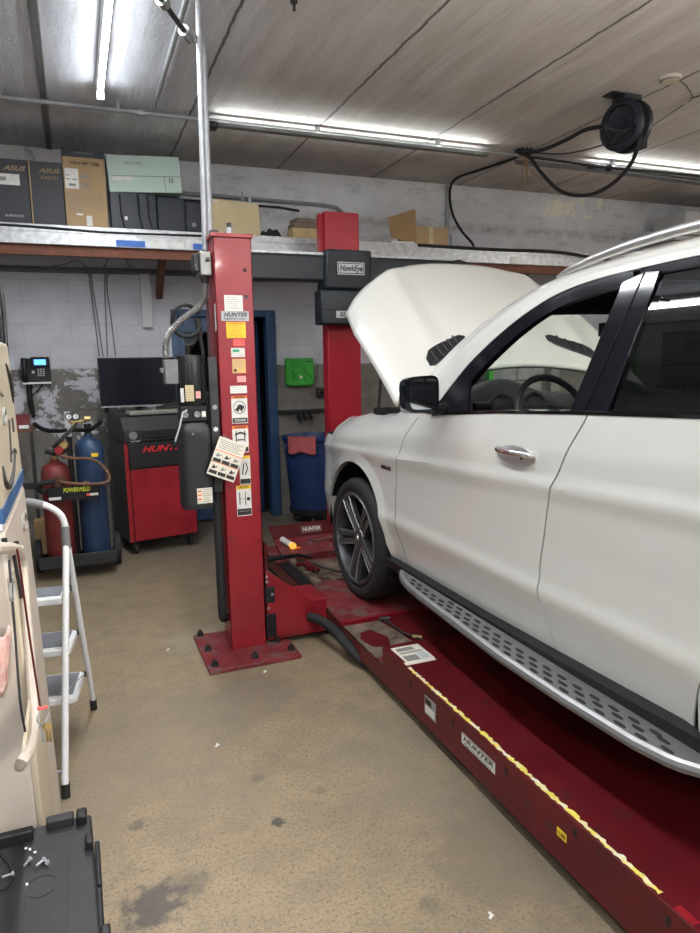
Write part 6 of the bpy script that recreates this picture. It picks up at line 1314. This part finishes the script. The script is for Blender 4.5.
# underbody and cabin
mb = MB(); mb.b2((1.66, .2, .42), (3.38, 3.40, .48)); mb.b2((1.95, -.1, .42), (3.1, 4.6, .48)); mb.build('underbody', 'black', car)
mb = MB(); mb.grid(lambda u, v: rf(u, .04 + .92 * v) + Vector((0, 0, -.045)), 12, 12, 0, False); mb.build('headlining', 'headliner', car)
def dash(u, v):
    w = v * 2 - 1; x = XC + .86 * w; tab = [(0, 3.34, 1.395), (.25, 3.15, 1.43), (.5, 2.98, 1.445), (.7, 2.86, 1.43), (.85, 2.80, 1.36), (1, 2.84, 1.05)]
    y = interp([(a, b) for a, b, c in tab], u); z = interp([(a, c) for a, b, c in tab], u); hump = math.exp(-((x - 2.03) / .17) ** 2)
    return Vector((x, y, z + .085 * hump * math.sin(PI * min(1, u * 1.1)) + .02 * (1 - w * w)))
db = MB().grid(dash, 30, 60, 0, True).build('dashboard', 'interior', car, solid=.01)
MB().tube([(1.76, 2.80, 1.43), (1.80, 2.795, 1.432), (1.84, 2.79, 1.43)], .018, 0, 10).build('air_vent', 'black', db)
for x in (1.93, 2.13): MB().lathe((x, 2.83, 1.42), (0, -1, .3), [(.055, 0), (.065, .0), (.065, .02), (.055, .02)], 0, 24, True).build('instrument_ring', 'alloy_light', db)
swc = Vector((2.03, 2.56, 1.395)); sa = Vector((0, -.90, .42)).normalized(); su = X3; sv = sa.cross(su)
if sv.z < 0: sv = -sv
mb = MB(); mb.tube([swc + su * (.185 * math.cos(a)) + sv * (.185 * math.sin(a)) for a in [i * 2 * PI / 48 for i in range(49)]], .016, 0, 12); sw = mb.build('steering_wheel', 'leather', car)
mb = MB(); mb.lathe(swc - sa * .03, sa, [(0, .03), (.05, .028), (.065, .01), (.06, -.02), (0, -.03)], seg=24)
for a in (0.12, PI - .12, -PI / 2): mb.tube([swc - sa * .01, swc + su * (.18 * math.cos(a)) + sv * (.18 * math.sin(a))], [.028, .016], 0, 8)
mb.build('steering_hub', 'interior', sw)
mb = MB()
for a in (.12, PI - .12): mb.tube([swc + sa * .016 + su * (.06 * math.cos(a)) + sv * (.06 * math.sin(a)), swc + sa * .012 + su * (.16 * math.cos(a)) + sv * (.16 * math.sin(a))], .006, 0, 6)
mb.build('spoke_trim', 'alloy_light', sw)
MB().tube([swc - sa * .04, swc - sa * .30], .045, 0, 12).build('steering_column', 'interior', car)
for sx in (2.03, 3.01):
    mb = MB(); mb.box((sx, 2.15, .86), (.52, .55, .16)); s_ = mb.build('front_seat', 'leather', car, bevel=.05)
    mb = MB(); mb.box((sx, 1.86, 1.20), (.50, .14, .66), rot=Matrix.Rotation(-.22, 3, 'X') if 0 else Matrix.Rotation(.20, 3, 'X')); mb.build('seat_back', 'leather', s_, bevel=.05)
    mb = MB(); mb.box((sx, 1.77, 1.64), (.27, .10, .19)); mb.tube([(sx - .06, 1.78, 1.5), (sx - .06, 1.78, 1.58)], .008); mb.tube([(sx + .06, 1.78, 1.5), (sx + .06, 1.78, 1.58)], .008); mb.build('headrest', 'leather', s_, bevel=.04)
mb = MB(); mb.box((2.52, 1.0, .86), (1.45, .5, .16)); mb.box((2.52, .72, 1.18), (1.45, .14, .62), rot=Matrix.Rotation(.2, 3, 'X')); mb.build('rear_seat', 'leather', car, bevel=.05)
mb = MB(); mb.b2((2.38, 1.6, .5), (2.66, 2.9, .95)); mb.build('centre_console', 'interior', car, bevel=.03)
def dtrim(mir):
    mb = MB(); ys = np.linspace(.9, 2.98, 20); A_ = [Vector((XS(y, belt(y)) + .07, y, belt(y) + .002)) for y in ys]; B_ = [Vector((XS(y, belt(y)) + .10, y, .6)) for y in ys]; mb.strip(A_, B_); return mb.build('door_trim', 'interior', car, mirror=mir)
both(dtrim)
mb = MB(); mb.box((2.34, 2.52, 1.775), (.22, .035, .062), rot=Matrix.Rotation(.25, 3, 'Z')); mb.box((2.46, 2.56, 1.88), (.09, .08, .07)); mb.tube([(2.40, 2.53, 1.78), (2.48, 2.50, 1.94)], .012, 0, 8); rv = mb.build('rearview_mirror', 'black', car, bevel=.012)
mb = MB(); mb.box((2.335, 2.500, 1.775), (.20, .003, .05), rot=Matrix.Rotation(.25, 3, 'Z')); mb.build('mirror_glass', 'mirror', rv)
